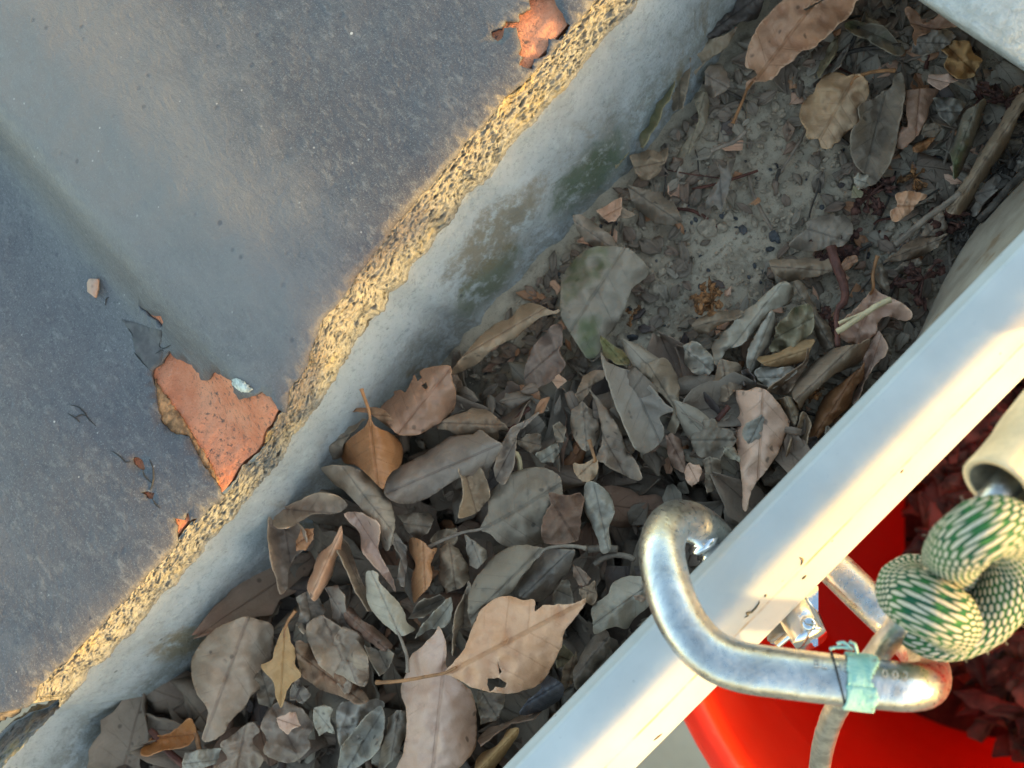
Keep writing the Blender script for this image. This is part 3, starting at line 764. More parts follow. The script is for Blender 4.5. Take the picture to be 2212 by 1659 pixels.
    if SP:
        bpy.context.view_layer.update()
        path = []
        k = len(SP)
        zb, _, _ = zf(*SP[0]); 
        for i, p in enumerate(SP):
            path.append(W(p[0], p[1], zb+.0002+tilt*-.0004*i/max(1, k-1)+(.0006 if i else 0)))
        # run a little up the blade as the midrib
        pp = Vector(SP[0])+A*min(28, L*.12); path.insert(0, W(pp.x, pp.y, zf(pp.x, pp.y)[0]-.0001))
        path = cr(path, 6)
        st = tube('stem', path, lambda t: .00030+.00012*t if t < .93 else .00052, stemmat or (M['stemo'] if kind in ('tan', 'orange', 'yellow') else M['stemg']), o, nseg=8, nz=.15)
    return o

G = 'dead leaves in the gutter'
T = [
# (system, outline, kind, level, label, options)
('20','405 430 410 350 450 240 480 190 540 110 600 50 650 0 720 -60 900 -120 1180 -60 1120 10 1100 70 1060 120 1010 150 960 210 900 260 840 310 770 330 720 390 660 425 620 470 580 510 530 530 480 525 440 560 415 590 412 530 480 485 455 450','tan',6.5,'largest tan leaf with wavy edges and a long stem on bare soil at the top',dict(stem='420 575 390 650 350 740 325 800',ax='420 575 900 -60',cup=3,tilt=3,wave=1.2,hole=['780 60 830 35 900 -5 925 -20 930 -8 870 30 800 70'])),
('20','870 550 920 490 1000 465 1070 490 1140 480 1190 520 1210 590 1185 660 1160 720 1140 790 1060 860 1010 910 985 925 965 960 900 960 880 900 830 905 800 890 800 830 765 770 770 690 800 640 850 600','yellow',4.5,'wrinkled yellow-brown leaf with a short orange stem on the bare soil',dict(stem='1120 500 1180 480 1260 462 1380 455',ax='1130 490 880 930',cup=-2,wave=1.6,jag=1.2)),
('20','1350 560 1370 500 1420 470 1440 560 1430 680 1400 820 1380 950 1340 1060 1300 1130 1250 1190 1210 1200 1180 1130 1120 1070 1090 1010 1085 900 1100 830 1150 780 1140 700 1190 650 1240 640 1290 600','grey',4.0,'long dusty grey leaf with a nibbled left edge beside the wrinkled yellow-brown leaf',dict(ax='1400 480 1220 1200',cup=2,fold=.15)),
('20','1110 1150 1140 1125 1200 1130 1215 1190 1170 1225 1120 1220','pale',3,'small lilac-pale leaf tip under the point of the long dusty grey leaf',{}),
('20','1450 600 1480 580 1650 575 1640 620 1600 690 1580 770 1540 850 1500 900 1450 950 1420 965 1385 950 1400 870 1420 820 1460 820 1450 700','orange',3.0,'smooth orange-brown leaf piece right of the long dusty grey leaf',dict(cup=-1.5,side=2,wave=.4)),
('20','1680 310 1740 270 1850 265 1880 340 1940 390 1900 450 1880 500 1790 510 1730 470 1700 420 1720 360','yellow',3.2,'crumpled yellowish leaf near the white plaster block',dict(wave=2,jag=1.3)),
('20','1585 475 1720 475 1760 510 1790 520 1720 550 1670 580 1630 550 1590 530','tan',3.6,'pinkish tan scrap just below the crumpled yellowish leaf',dict(wave=.3)),
('20','1440 60 1480 50 1530 90 1560 150 1640 110 1700 75 1790 110 1830 165 1700 180 1600 205 1550 225 1520 240 1510 290 1490 240 1500 190 1470 140','orange',3.6,'forked orange-brown leaf pair touching the edge of the plaster block',dict(cup=1.5,wave=.8)),
('20','1040 160 1110 135 1200 150 1300 170 1360 240 1430 300 1440 340 1390 360 1290 310 1200 260 1110 220','green',2.6,'mossy grey leaf between the largest tan leaf and the forked orange pair',dict(cup=2)),
('20','860 470 900 400 940 300 1000 230 1005 300 980 370 920 450 880 510','olive',2.8,'narrow olive leaf sliver standing above the wrinkled yellow-brown leaf',dict(side=3)),
('20','870 560 930 450 1000 370 1060 290 1085 280 1060 340 1020 420 960 490 890 570','grey',2.4,'narrow grey leaf sliver just right of the narrow olive one',dict(side=2)),
('20','150 240 160 180 200 120 240 60 270 0 400 -60 520 -30 510 60 480 120 420 140 370 140 300 200 200 245','dark',5,'dark plum-brown leaf leaning on the wall at the top edge',dict(cup=-3,wave=1)),
('20','30 330 100 270 250 240 330 190 350 180 300 290 240 340 130 420 60 520 20 600 0 560 10 440','grey',3.6,'pale dusty leaf below the dark plum-brown leaf against the wall',dict(side=-4,wave=1)),
('20','140 460 180 420 240 415 290 470 310 560 260 610 190 635 140 580','taupe',2.6,'small rounded grey-brown leaf left of the stem of the largest tan leaf',dict(cup=-3)),
('20','75 620 130 590 170 630 165 750 130 830 90 900 60 960 20 1010 -40 1010 30 900 90 820 100 740','olive',2.8,'curved olive-brown leaf along the wall under the rounded grey-brown one',dict(cup=-2)),
('20','220 1040 260 1090 300 1050 340 1030 320 1130 310 1200 280 1290 250 1380 210 1330 150 1360 155 1290 200 1210 240 1150','grey',2.6,'forked pale grey leaf at the left side of the bare soil',dict(cup=-2)),
('20','2230 600 2160 620 2110 660 2060 790 1990 900 1920 1000 1850 1130 1790 1210 1740 1290 1700 1360 1760 1390 1830 1380 1880 1300 1920 1200 1990 1130 2060 1020 2120 900 2180 750 2230 680','taupe',4.2,'long rolled bark-like leaf with a greenish end near the right edge',dict(ax='2230 640 1740 1380',cup=-6,wave=.8)),
('20','1960 640 1900 680 1830 720 1790 800 1760 900 1730 980 1750 1060 1760 1160 1800 1120 1850 1000 1890 900 1930 790 1960 700','green',3.4,'brown and green leaf strip left of the long rolled bark-like leaf',dict(cup=-4)),
('20','1380 1260 1430 1240 1500 1240 1580 1260 1570 1290 1530 1310 1500 1350 1460 1390 1400 1430 1360 1430 1350 1370 1390 1330','tan',4,'torn tan scrap lying alone right of the red flower cluster',dict(wave=.8)),
('20','1110 1205 1170 1250 1160 1280 1090 1285','olive',4,'tiny yellow-green triangle chip beside the red flower cluster',dict(wave=.1)),
('20','440 1320 490 1280 500 1300 470 1325','orange',3,'tiny orange chip in the middle of the bare soil',dict(wave=.1)),
('20','1490 960 1560 900 1640 890 1610 930 1560 980 1500 985','orange',3.2,'small rolled orange leaf below the smooth orange-brown piece',dict(cup=-3)),
('20','800 1440 860 1410 940 1390 1000 1400 1060 1400 1100 1460 1090 1530 1040 1590 950 1610 830 1630 690 1600 740 1530 810 1480','grey',2.8,'wide grey leaf with a chalky white spot at the lower edge of the bare soil',dict(cup=-3,wave=1)),
('20','1380 1640 1480 1560 1560 1540 1650 1540 1720 1510 1650 1600 1520 1680 1300 1700 1330 1670','taupe',3.4,'brown-grey leaf strip pointing to the ledge on the right',dict(cup=-2)),
('20','1540 1530 1600 1420 1680 1360 1700 1400 1720 1470 1640 1540','taupe',2.8,'small brown-grey leaf right above the leaf strip by the ledge',dict(cup=-2)),
('20','1620 640 1700 620 1840 660 1800 740 1740 820 1650 740','green',2.6,'grey-green leaf patch between the orange-brown piece and the green strip',{}),
('20','1500 230 1600 190 1740 200 1770 240 1680 330 1560 360 1480 340','grey',2.2,'flat grey leaf under the forked orange pair',{}),
('20','1540 870 1580 800 1660 800 1700 830 1640 880 1560 900','grey',2.8,'small light grey leaf above the small rolled orange leaf',{}),
('20','1800 1190 1870 1200 1880 1260 1990 1160 2060 1100 2212 1020 2230 1060 2100 1180 1980 1290 1900 1400 1860 1370 1900 1280','grey',2.4,'narrow grey leaf strips running toward the ledge',{}),
('10','1960 660 2020 580 2100 520 2150 450 2160 520 2130 640 2080 700 2060 780 2010 860 1950 960 1920 890 1880 960 1780 1090 1800 970 1850 850','olive',3.6,'split olive-grey leaf leaning on the wall beside the green moss',dict(side=-3,cup=2)),
('10','2160 440 2212 340 2260 380 2250 560 2212 700 2150 720 2120 680 2140 560','grey',4,'upright grey-green leaf against the wall above the split olive-grey one',dict(side=-3)),
('10','1870 1010 1980 970 2060 990 2110 960 2100 1050 2060 1120 1990 1170 1940 1180 1900 1100','taupe',2.6,'brown-grey leaf with pointed lobes just below the split olive-grey leaf',dict(cup=-2)),
('10','1850 1190 1960 1230 2080 1250 2170 1320 2212 1440 2150 1460 2030 1450 1930 1380 1870 1290','grey',2.4,'oval grey leaf half buried in soil behind the small salmon triangle',dict(cup=-3)),
('10','1655 1365 1750 1310 1815 1280 1820 1350 1780 1430 1730 1440 1680 1400','tan',4.6,'small salmon triangle of leaf near the foot of the wall',dict(wave=.3)),
('10','1820 1340 1905 1390 1870 1410 1800 1410','taupe',3.8,'tiny brown tip sticking out beside the small salmon triangle',dict(wave=.2)),
('10','1510 1400 1560 1390 1660 1460 1760 1540 1790 1600 1640 1600 1600 1580 1540 1500','grey',3.8,'grey wedge-shaped leaf at the foot of the wall above the round grey-tan leaf',dict(cup=-2)),
('D','1245 555 1290 532 1350 535 1375 550 1400 580 1395 600 1365 625 1350 665 1330 705 1305 735 1290 770 1270 775 1245 740 1215 690 1210 650 1215 600','green',3.6,'big round dusty leaf with yellow-green blotches at the wall foot',dict(ax='1390 570 1260 770',cup=-3,wave=1.1)),
('11','1410 350 1360 355 1260 310 1170 315 1100 400 1000 440 900 520 820 610 760 680 720 760 780 750 880 700 960 620 1040 570 1130 530 1200 470 1290 400 1400 370','taupe',4.6,'long narrow curved leaf hugging the foot of the wall',dict(cup=-4,side=-2,ax='1400 360 730 750')),
('11','1220 640 1250 580 1320 500 1380 440 1430 450 1430 560 1410 620 1450 700 1420 760 1370 800 1310 840 1220 870 1190 810 1190 720','brown',3,'flat red-brown leaf pressed in soil left of the big round dusty leaf',dict(wave=1,jag=1)),
('11','1365 800 1410 765 1455 810 1400 860','tan',3.4,'tiny pale salmon chip at the tip of the flat red-brown leaf',dict(wave=.1)),
('11','250 990 330 910 345 895 340 880 380 868 410 885 440 850 470 770 490 810 520 790 510 750 560 720 640 710 710 715 715 790 740 880 735 980 700 1030 620 1090 520 1150 420 1165 350 1140 280 1060','orange',6.4,'glossy orange-brown leaf with a torn top standing against the wall',dict(ax='350 1140 690 720',cup=-5,wave=1.1,hole=['520 840 545 815 560 850 545 865'])),
('11','185 1040 200 1080 250 1120 320 1150 380 1200 400 1260 390 1350 330 1400 290 1450 270 1510 200 1450 100 1360 20 1340 0 1290 20 1220 80 1160 150 1110 170 1070','orange',7.2,'heart-shaped glossy tan leaf with its stem pointing up at the wall',dict(stem='185 1045 175 990 150 920 130 862',ax='185 1040 240 1500',cup=-6,wave=.5,fold=-.1)),
('11','620 1110 700 1040 800 1010 860 985 930 990 990 1030 1080 1125 1020 1130 1010 1200 900 1160 760 1160 690 1130','taupe',4.6,'arched tan-brown leaf behind the thick grey-tan leaf',dict(cup=-4)),
('11','280 1540 290 1450 320 1390 420 1340 540 1280 640 1210 700 1170 780 1160 860 1150 900 1120 960 1170 1040 1220 1010 1300 960 1390 940 1450 800 1430 740 1450 650 1510 560 1570 460 1605 360 1600','taupe',6.2,'thick grey-tan leaf curving below the glossy orange-brown leaf',dict(ax='1030 1220 290 1540',cup=-6,wave=.8)),
('D','695 1010 740 1005 790 1020 830 1060 850 1105 850 1150 838 1190 815 1150 790 1110 755 1070 720 1040','grey',6.8,'curved grey leaf with small dark spots under the heart-shaped leaf',dict(cup=-4,ax='700 1010 838 1190')),
('11','760 1370 820 1330 880 1350 940 1450 960 1560 900 1640 850 1680 760 1690 790 1560 780 1450','taupe',6.8,'folded grey-brown leaf standing on the thick grey-tan leaf',dict(side=5,cup=2,fold=.5)),
('11','1280 1010 1200 1060 1110 1110 1060 1180 1010 1290 990 1400 1010 1460 1050 1480 1090 1430 1120 1330 1130 1220 1150 1140 1220 1080','taupe',6.0,'narrow cupped leaf standing on edge right of the thick grey-tan leaf',dict(fold=.9,ax='1280 1010 1040 1480')),
('D','1053 1110 1055 1075 1075 1045 1110 1020 1150 1010 1180 1012 1210 1030 1215 1080 1205 1120 1190 1165 1150 1180 1110 1185 1080 1175 1060 1155 1035 1143','grey',5.6,'round dusty grey leaf with a long thin stem in the middle of the pile',dict(stem='1038 1143 1000 1150 960 1165 925 1182',ax='1036 1143 1215 1040',cup=-4,wave=1.2)),
('D','1187 1065 1215 1070 1258 1070 1255 1120 1248 1165 1215 1175 1175 1170 1170 1135 1180 1105 1190 1090','brown',7.0,'reddish-brown star-cornered leaf lying on the round dusty grey leaf',dict(wave=1,jag=1.2)),
('11','1680 620 1720 680 1800 720 1900 760 2010 850 2080 940 2150 1000 2100 1020 2060 1050 2090 1120 2080 1190 2010 1260 1960 1280 1900 1240 1860 1150 1800 1020 1760 920 1740 840 1710 760','grey',5.6,'large grey-green leaf with a torn notch in the middle of the gutter',dict(ax='1680 620 1980 1280',cup=3,side=2,wave=.8)),
('11','1880 700 1990 690 2090 660 2150 720 2190 840 2190 930 2212 1010 2160 1150 2110 1130 2150 1000 2080 900 1990 810 1900 750','grey',4.6,'curved grey leaf behind the large notched grey-green leaf',dict(cup=-3)),
('11','1680 520 1740 560 1820 610 1880 660 1860 720 1760 700 1700 640','olive',4.0,'small olive-yellow leaf above the large notched grey-green leaf',dict(cup=-2)),
('11','1490 1010 1530 970 1560 940 1600 980 1650 1010 1670 1080 1670 1180 1620 1250 1570 1260 1510 1180 1485 1100','grey',4.8,'small pointed grey leaf left of the dark folded leaf',dict(cup=-3,ax='1560 940 1590 1260')),
('11','1610 870 1660 920 1720 990 1790 1100 1840 1220 1890 1300 1940 1410 1930 1460 1850 1430 1760 1380 1700 1340 1650 1310 1690 1210 1680 1090 1660 980','taupe',4.9,'dark folded leaf with rippled edges under the large notched leaf',dict(fold=.6,wave=2,ax='1610 870 1930 1450')),
('11','1500 1350 1560 1350 1600 1330 1650 1310 1660 1370 1640 1440 1580 1465 1530 1430','yellow',6.4,'small ochre leaf with a dark stem above the long pale wavy leaf',dict(stem='1645 1325 1635 1290 1620 1240 1605 1190',wave=.8)),
('D','1264 1045 1290 1045 1310 1060 1325 1085 1327 1110 1315 1140 1320 1185 1300 1195 1290 1160 1275 1130 1262 1100','pale',6.2,'pale wavy leaf below the small ochre leaf',dict(ax='1275 1045 1308 1195',cup=-2,wave=1.2)),
('11','2100 1170 2140 1140 2200 1200 2230 1300 2220 1400 2150 1370 2110 1300','brown',4.8,'small brown leaf right of the dark folded leaf',dict(cup=-2)),
('11','1130 1200 1200 1150 1290 1160 1300 1240 1250 1290 1180 1260','grey',3.6,'small greenish grey leaf right of the narrow cupped leaf',{}),
('11','1260 1290 1330 1240 1400 1200 1420 1270 1380 1340 1300 1340','pale',4.2,'pale torn flake above the round dusty grey leaf',dict(wave=1)),
('11','1370 1100 1410 1080 1450 1110 1440 1200 1390 1210','grey',4.4,'tiny squarish grey flake below the pointed grey leaf',{}),
('11','1540 840 1560 770 1640 740 1720 740 1700 800 1620 840 1570 920 1550 980 1520 900','taupe',4.2,'forked taupe leaf above the small pointed grey leaf',dict(cup=-2)),
('21','1235 205 1280 240 1350 270 1430 310 1480 360 1480 400 1440 420 1380 405 1320 390 1270 430 1260 490 1230 520 1180 560 1120 570 1050 550 1010 510 1015 450 1060 400 1120 340 1170 280 1210 240','tan',6.6,'tan leaf with a curled-up corner and a thin stem beside the white rim',dict(stem='1235 205 1232 130 1245 60 1262 0',ax='1235 205 1080 560',cup=4,wave=1.6,side=3)),
('21','1260 480 1290 510 1320 560 1325 610 1300 660 1250 700 1210 760 1170 830 1150 900 1100 960 1120 880 1165 790 1165 690 1200 600 1230 540','tan',6.4,'rippled tan strip squeezed along the white rim',dict(side=-5,wave=1.5,ax='1260 480 1110 950')),
('21','1215 540 1190 620 1150 690 1070 730 980 770 900 840 840 890 790 950 760 1000 750 960 715 920 705 850 740 780 820 720 900 650 980 600 1060 580 1140 570','taupe',7.2,'long grey-tan leaf rolled into an arch near the white rim',dict(ax='1210 545 750 980',cup=-8,wave=.8)),
('21','1180 690 1165 800 1130 840 1100 910 1080 980 1010 1040 950 1100 880 1180 800 1250 810 1170 850 1080 880 980 930 900 1000 840 1080 780 1150 720','orange',5.2,'orange-brown leaf slipping under the white rim below the arched leaf',dict(cup=-3,wave=1,ax='1180 690 810 1250')),
('21','340 875 420 870 480 850 560 880 610 940 660 1010 690 1080 670 1150 650 1210 610 1290 540 1390 480 1470 430 1560 420 1640 390 1640 385 1500 375 1380 360 1290 340 1180 345 1080 370 1000','tan',6.2,'long tapering tan leaf pointing down at the carabiner',dict(ax='450 860 405 1640',cup=-4,wave=1)),
('21','580 930 570 1010 550 1120 520 1190 500 1240 440 1220 400 1190 385 1130 420 1080 500 1040','pale',7.6,'grey teardrop scrap lying on the long tapering tan leaf',dict(side=1.5,cup=-1,wave=.6)),
('21','600 1070 650 1050 690 1070 680 1110 620 1120','brown',7.0,'tiny dark brown fleck on the right half of the tapering tan leaf',dict(wave=.2)),
('21','780 1010 810 1040 830 1100 810 1170 800 1220 780 1280 720 1330 680 1370 670 1300 700 1200 740 1120','taupe',5.6,'grey curl with a scalloped edge touching the white rim',dict(cup=4,wave=1.2,jag=1.3)),
('21','580 350 600 420 600 470 560 560 520 640 510 690 460 750 420 740 415 660 430 600 460 540 500 470 530 420','pale',6.2,'pale torn leaf with one green dot in the middle right',dict(cup=-3,side=3,jag=1.5)),
('21','610 450 680 380 740 330 800 310 840 330 850 400 840 480 800 540 720 590 600 620 560 600 600 520','olive',6.4,'crumpled olive-tan leaf above the small ochre tongue leaf',dict(wave=2.2,jag=1.5)),
('21','480 660 560 640 650 610 740 560 850 540 820 620 790 680 700 710 620 720 540 710','yellow',7.4,'small ochre tongue-shaped leaf left of the arched leaf',dict(ax='850 540 480 660',cup=-2,wave=.5)),
('21','470 740 540 720 620 725 700 720 740 740 700 790 640 830 570 860 520 830 490 800','pale',6.0,'pale ribbed leaf directly below the ochre tongue-shaped leaf',dict(wave=1,jag=1.2)),
('21','720 170 760 160 790 200 860 330 940 430 990 530 970 590 900 590 860 500 840 400 800 310 740 240','grey',5.0,'broad grey leaf behind the crumpled olive-tan leaf',dict(cup=-3)),
('21','640 170 700 180 720 250 680 310 620 340 560 370 500 440 430 530 350 590 280 620 210 720 190 640 190 570 260 500 330 430 370 370 470 310 550 230','pale',4.6,'long pale dusty leaf crossing toward the soil',dict(cup=-3,wave=1.5,jag=1.2)),
('21','60 450 110 400 220 360 330 350 390 360 360 400 280 430 220 460 160 500 100 500','grey',3.2,'low grey leaf half under the soil left of the long pale dusty leaf',dict(cup=-2)),
('21','240 670 300 680 370 700 390 760 400 840 360 870 310 900 290 940 220 940 180 900 190 830 220 740','taupe',5.4,'grey-brown leaf left of the tapering tan leaf',dict(cup=-3,wave=1)),
('21','380 740 420 720 460 780 480 840 440 870 400 840','dark',5.9,'small dark curl right beside the grey-brown leaf',dict(cup=4)),
('21','0 580 60 550 110 570 150 600 190 650 200 740 140 790 60 760 20 700','pale',4.6,'crumbly pale leaf clod left of the grey-brown leaf',dict(wave=1.8,jag=1.5)),
('21','550 870 620 810 720 740 790 680 810 600 820 640 800 720 740 800 700 870 640 900','taupe',6.8,'thin folded leaf edge curving under the ochre tongue-shaped leaf',dict(side=-4,cup=3)),
('21','610 930 680 905 740 940 755 990 740 1060 710 1150 690 1120 680 1060 640 990','grey',6.6,'grey rolled leaf between the tapering tan leaf and the arched one',dict(cup=-5)),
('21','50 1190 90 1120 100 1040 150 1060 210 1060 240 1110 310 1130 345 1190 310 1250 260 1280 220 1340 150 1310 100 1290','grey',5.0,'jagged grey leaf left of the tapering tan leaf',dict(wave=1.2,jag=1.4)),
('21','260 1230 330 1235 375 1300 370 1340 300 1310 260 1270','pale',5.6,'small pale green-grey tube leaf tucked at the edge of the tapering tan leaf',dict(cup=-2)),
('21','120 1330 180 1300 230 1320 260 1400 200 1440 230 1500 160 1540 140 1480 150 1400','grey',4.6,'torn grey leaf below the jagged grey one',dict(wave=1.2,jag=1.2)),
('21','0 1380 40 1340 110 1350 130 1400 100 1460 60 1500 20 1440','tan',5.0,'pinkish tan scrap above the carabiner bend',dict(wave=.6)),
('21','560 30 640 20 740 20 850 10 960 20 1000 60 960 100 880 130 780 150 690 160 600 120','taupe',3.6,'wide low brown-grey leaf under the red twig',dict(cup=-3,wave=1.2)),
('21','1010 60 1060 20 1120 0 1130 30 1090 80 1030 110','orange',4.2,'small tan-orange scrap right of the red twig top',dict(wave=.5)),
('21','1250 60 1290 40 1330 130 1340 230 1290 220 1250 150','grey',4.4,'narrow grey leaf right of the thin stem of the curled-corner leaf',dict(cup=-2)),
('21','1370 90 1430 40 1540 10 1560 60 1470 110 1400 120','grey',3.8,'small grey leaf touching the dusty ledge',dict(cup=-2)),
('02','1270 900 1330 820 1420 740 1530 700 1600 680 1700 700 1770 740 1770 830 1760 950 1740 1030 1700 1130 1620 1200 1570 1280 1500 1350 1440 1440 1380 1480 1310 1470 1350 1300 1290 1200 1250 1100 1240 980','taupe',6.0,'large dull brown leaf lying against the wall at the lower left',dict(ax='1640 680 1350 1480',cup=-5,wave=1,side=2)),
('02','1830 760 1860 740 1890 850 1920 900 1910 980 1950 1060 1890 1110 1850 1180 1820 1270 1790 1200 1770 1110 1690 1000 1760 960 1780 880','yellow',7.4,'pale yellow-tan holly-shaped leaf right of the large dull brown leaf',dict(stem='1848 752 1870 700 1895 665 1915 640',ax='1850 745 1820 1270',cup=-1.5,wave=.6)),
('02','1000 1450 1080 1440 1150 1400 1220 1340 1250 1360 1270 1420 1230 1500 1150 1530 1060 1540 960 1580 910 1560 950 1500','orange',5.6,'curled orange-brown leaf at the bottom by the foot of the wall',dict(cup=4,wave=1)),
('02','1910 190 1950 110 2030 110 2030 180 1980 240 1920 250','orange',8.0,'small orange-tan scrap on the dark curled leaf',dict(wave=.5)),
('02','2212 90 2150 200 2060 280 2030 380 1990 470 2000 530 2040 580 2100 500 2150 410 2180 300 2212 250','tan',8.2,'tan leaf rolled into a tube at the left of the pile',dict(ax='2212 150 2020 570',cup=-6,wave=.5)),
('02','1740 30 1800 90 1880 110 1900 60 1960 100 1990 180 1960 250 1900 300 1870 400 1860 500 1820 530 1790 430 1760 330 1740 200','taupe',7.0,'dark grey curled leaf resting on the wall left of the rolled tan leaf',dict(cup=5,wave=1.5)),
('D','640 1085 690 1065 735 1075 750 1095 720 1110 680 1110 650 1125 620 1140 590 1135 600 1105','taupe',7.2,'curled brown-grey leaf end at the wall above the dark grey curled one',dict(cup=5,wave=1.4)),
('D','650 965 690 940 740 900 790 905 760 935 742 960 740 985 700 1000 655 998','grey',5.6,'greenish grey leaf left of the heart-shaped tan leaf',dict(cup=-3)),
('D','665 925 690 880 725 860 745 868 740 885 790 880 830 885 855 915 858 932 835 920 800 895 750 890 700 915','brown',6.2,'arched red-brown leaf touching the wall behind the heart-shaped leaf',dict(cup=-5)),
('12','670 1040 740 960 800 880 850 750 870 700 890 650 950 590 1030 550 1100 545 1180 570 1250 570 1252 640 1280 625 1315 603 1400 600 1500 595 1560 572 1583 565 1570 610 1500 700 1440 790 1430 860 1390 950 1350 1030 1320 1080 1260 1130 1180 1160 1080 1180 960 1165 850 1135 760 1090 700 1060','tan',10.0,'large pinkish tan leaf with a small hole and a notched edge',dict(stem='672 1042 560 1065 420 1090 300 1103 225 1105',ax='670 1042 1580 567',cup=-3.5,tilt=2,wave=.8,hole=['950 1080 1020 1075 1070 1110 1062 1135 1040 1140 1000 1135 985 1155 960 1165 945 1120','1012 945 1020 990 1040 1035 1022 1058 1018 1000'])),
('12','630 740 660 800 680 900 680 1000 720 1060 800 1120 850 1180 870 1260 880 1400 870 1520 820 1600 740 1680 620 1760 400 1760 350 1680 400 1560 420 1420 420 1280 390 1200 390 1120 430 1020 450 930 520 870 600 790','tan',8.4,'large brown-pink leaf hanging down under the stem of the holed tan leaf',dict(ax='630 740 520 1760',cup=-5,wave=.8)),
('12','820 640 830 520 870 430 940 340 1010 270 1100 225 1190 210 1280 230 1330 240 1270 290 1230 350 1160 430 1100 520 1050 545 960 580 890 650 850 740 830 700','grey',7.4,'grey oval leaf with a long stem just above the holed tan leaf',dict(stem='1325 240 1390 225 1450 220 1520 222 1590 237',ax='1330 238 840 730',cup=-4,wave=.6)),
('12','1340 240 1440 240 1510 250 1500 310 1470 390 1410 450 1370 520 1290 580 1200 560 1150 540 1145 470 1200 400 1270 300','grey',6.6,'second grey oval leaf tucked right of the one with the long stem',dict(ax='1505 250 1180 560',cup=-4,wave=.6)),
('12','450 170 520 190 580 240 620 235 600 290 580 340 590 400 570 480 520 530 470 590 455 500 460 400 480 330 440 250','orange',7.0,'bright orange-brown half leaf left of the grey oval leaf',dict(cup=-4,side=-2,wave=.5)),
('12','160 400 200 380 240 400 250 460 310 520 370 590 410 650 430 720 480 760 430 790 380 805 330 770 270 720 200 640 160 540','pale',8.2,'pale grey oval leaf with an orange stem bending down at the left of the pile',dict(stem='378 803 400 860 425 940 430 1040',ax='380 803 190 385',cup=-3,wave=.6)),
('12','20 10 100 0 170 30 240 80 250 150 240 240 280 330 330 420 350 520 300 450 240 380 180 310 130 240 120 140 60 70','tan',7.6,'long tan leaf edge standing above the rolled tan leaf',dict(side=-5,wave=1.5,cup=3)),
('12','190 0 340 0 350 100 330 200 300 240 270 150 240 70','grey',6.4,'grey leaf under the curved spotted leaf',dict(cup=-2)),
('12','360 20 560 0 600 50 560 130 500 180 430 130','grey',5.8,'smooth grey leaf between the thick grey-tan leaf and the orange half leaf',dict(cup=-4)),
('12','560 190 620 130 700 110 750 90 760 180 700 260 640 230','grey',5.2,'shaded grey leaf left of the thin stem of the round dusty leaf',{}),
('12','640 240 700 200 760 240 820 340 830 440 760 500 680 530 640 440 630 330','taupe',5.6,'shadowed brown leaf right of the bright orange-brown half leaf',dict(cup=-3)),
('12','800 150 850 180 940 250 950 300 880 370 830 350 810 260','grey',6.4,'small grey leaf above the grey oval leaf with the long stem',dict(cup=-3)),
('12','1370 540 1420 450 1470 440 1500 530 1500 600 1380 600','grey',6.2,'small grey wedge right of the second grey oval leaf',{}),
('12','1620 650 1640 590 1720 540 1760 460 1850 415 1940 420 2020 470 2040 560 1980 620 1900 690 1850 760 1780 740 1720 760 1640 790 1630 720','pale',7.4,'broad pale grey leaf with a red-brown fleck left of the carabiner',dict(ax='2030 500 1640 780',cup=-3,wave=.8)),
('12','1895 540 1950 535 1970 560 1950 585 1905 570','brown',8.6,'red-brown fleck on the broad pale grey leaf',dict(wave=.2)),
('12','1535 970 1580 880 1640 800 1710 760 1745 830 1730 920 1670 1000 1600 1080 1530 1150 1500 1040','grey',6.6,'grey leaf against the white rim right of the holed tan leaf',dict(cup=-4)),
('12','1160 1310 1200 1230 1290 1150 1290 1080 1330 1060 1400 1090 1445 1140 1430 1200 1370 1250 1270 1300','blue',7.4,'slate-blue glossy leaf between the holed tan leaf and the rim',dict(cup=-4,wave=.4)),
('12','1150 1400 1080 1410 1060 1440 1010 1510 930 1550 880 1600 870 1690 960 1690 1040 1600 1080 1550 1130 1470','yellow',6.6,'pale yellowish rolled leaf with a dark open end at the bottom edge',dict(cup=-7,wave=.4)),
('12','0 750 60 760 130 800 170 930 180 1050 150 1130 60 1100 0 1060 -90 1010 -60 860','taupe',6.8,'broad folded brown-grey leaf left of the bending orange stem',dict(cup=-4,fold=.2)),
('12','150 860 240 900 300 880 340 920 330 970 290 1030 250 1060 190 970','grey',7.2,'grey lobed leaf under the bending orange stem',dict(cup=3,wave=1)),
('12','0 1530 60 1450 130 1360 200 1290 260 1260 280 1330 270 1450 240 1540 180 1600 60 1680 -20 1659','pale',7.0,'pale wrinkled leaf pointing up at the bottom edge left of the brown-pink leaf',dict(ax='260 1262 20 1659',cup=2,wave=1.5)),
('12','300 1330 360 1290 420 1290 430 1400 400 1500 340 1620 240 1680 260 1530 290 1420','grey',6.0,'grey leaf half hidden left of the brown-pink leaf',dict(cup=-3)),
('12','880 1160 1060 1190 1050 1260 1000 1350 900 1380 880 1260','grey',5.8,'shaded grey leaf under the lower edge of the holed tan leaf',{}),
('12','430 690 490 600 540 560 640 540 690 570 640 610 590 640 530 680','grey',6.4,'dark-bottomed curled leaf just right of the pale grey oval leaf',dict(cup=5)),
('12','600 660 650 600 710 550 722 620 700 720 640 750 560 770 480 820 500 750','pale',6.8,'pointed pale leaf right of the pale grey oval leaf',dict(cup=2,wave=1)),
('12','740 650 790 560 820 450 840 500 820 640 850 740 760 760 735 900 722 930 725 800','taupe',7.4,'narrow taupe leaf left of the grey oval leaf, ending in a hooked tip',dict(side=3,cup=3)),
('12','60 620 130 700 200 740 270 800 330 870 280 900 200 850 120 800 50 730 20 660','brown',6.6,'brown leaf running under the pale grey oval leaf',dict(cup=-3)),
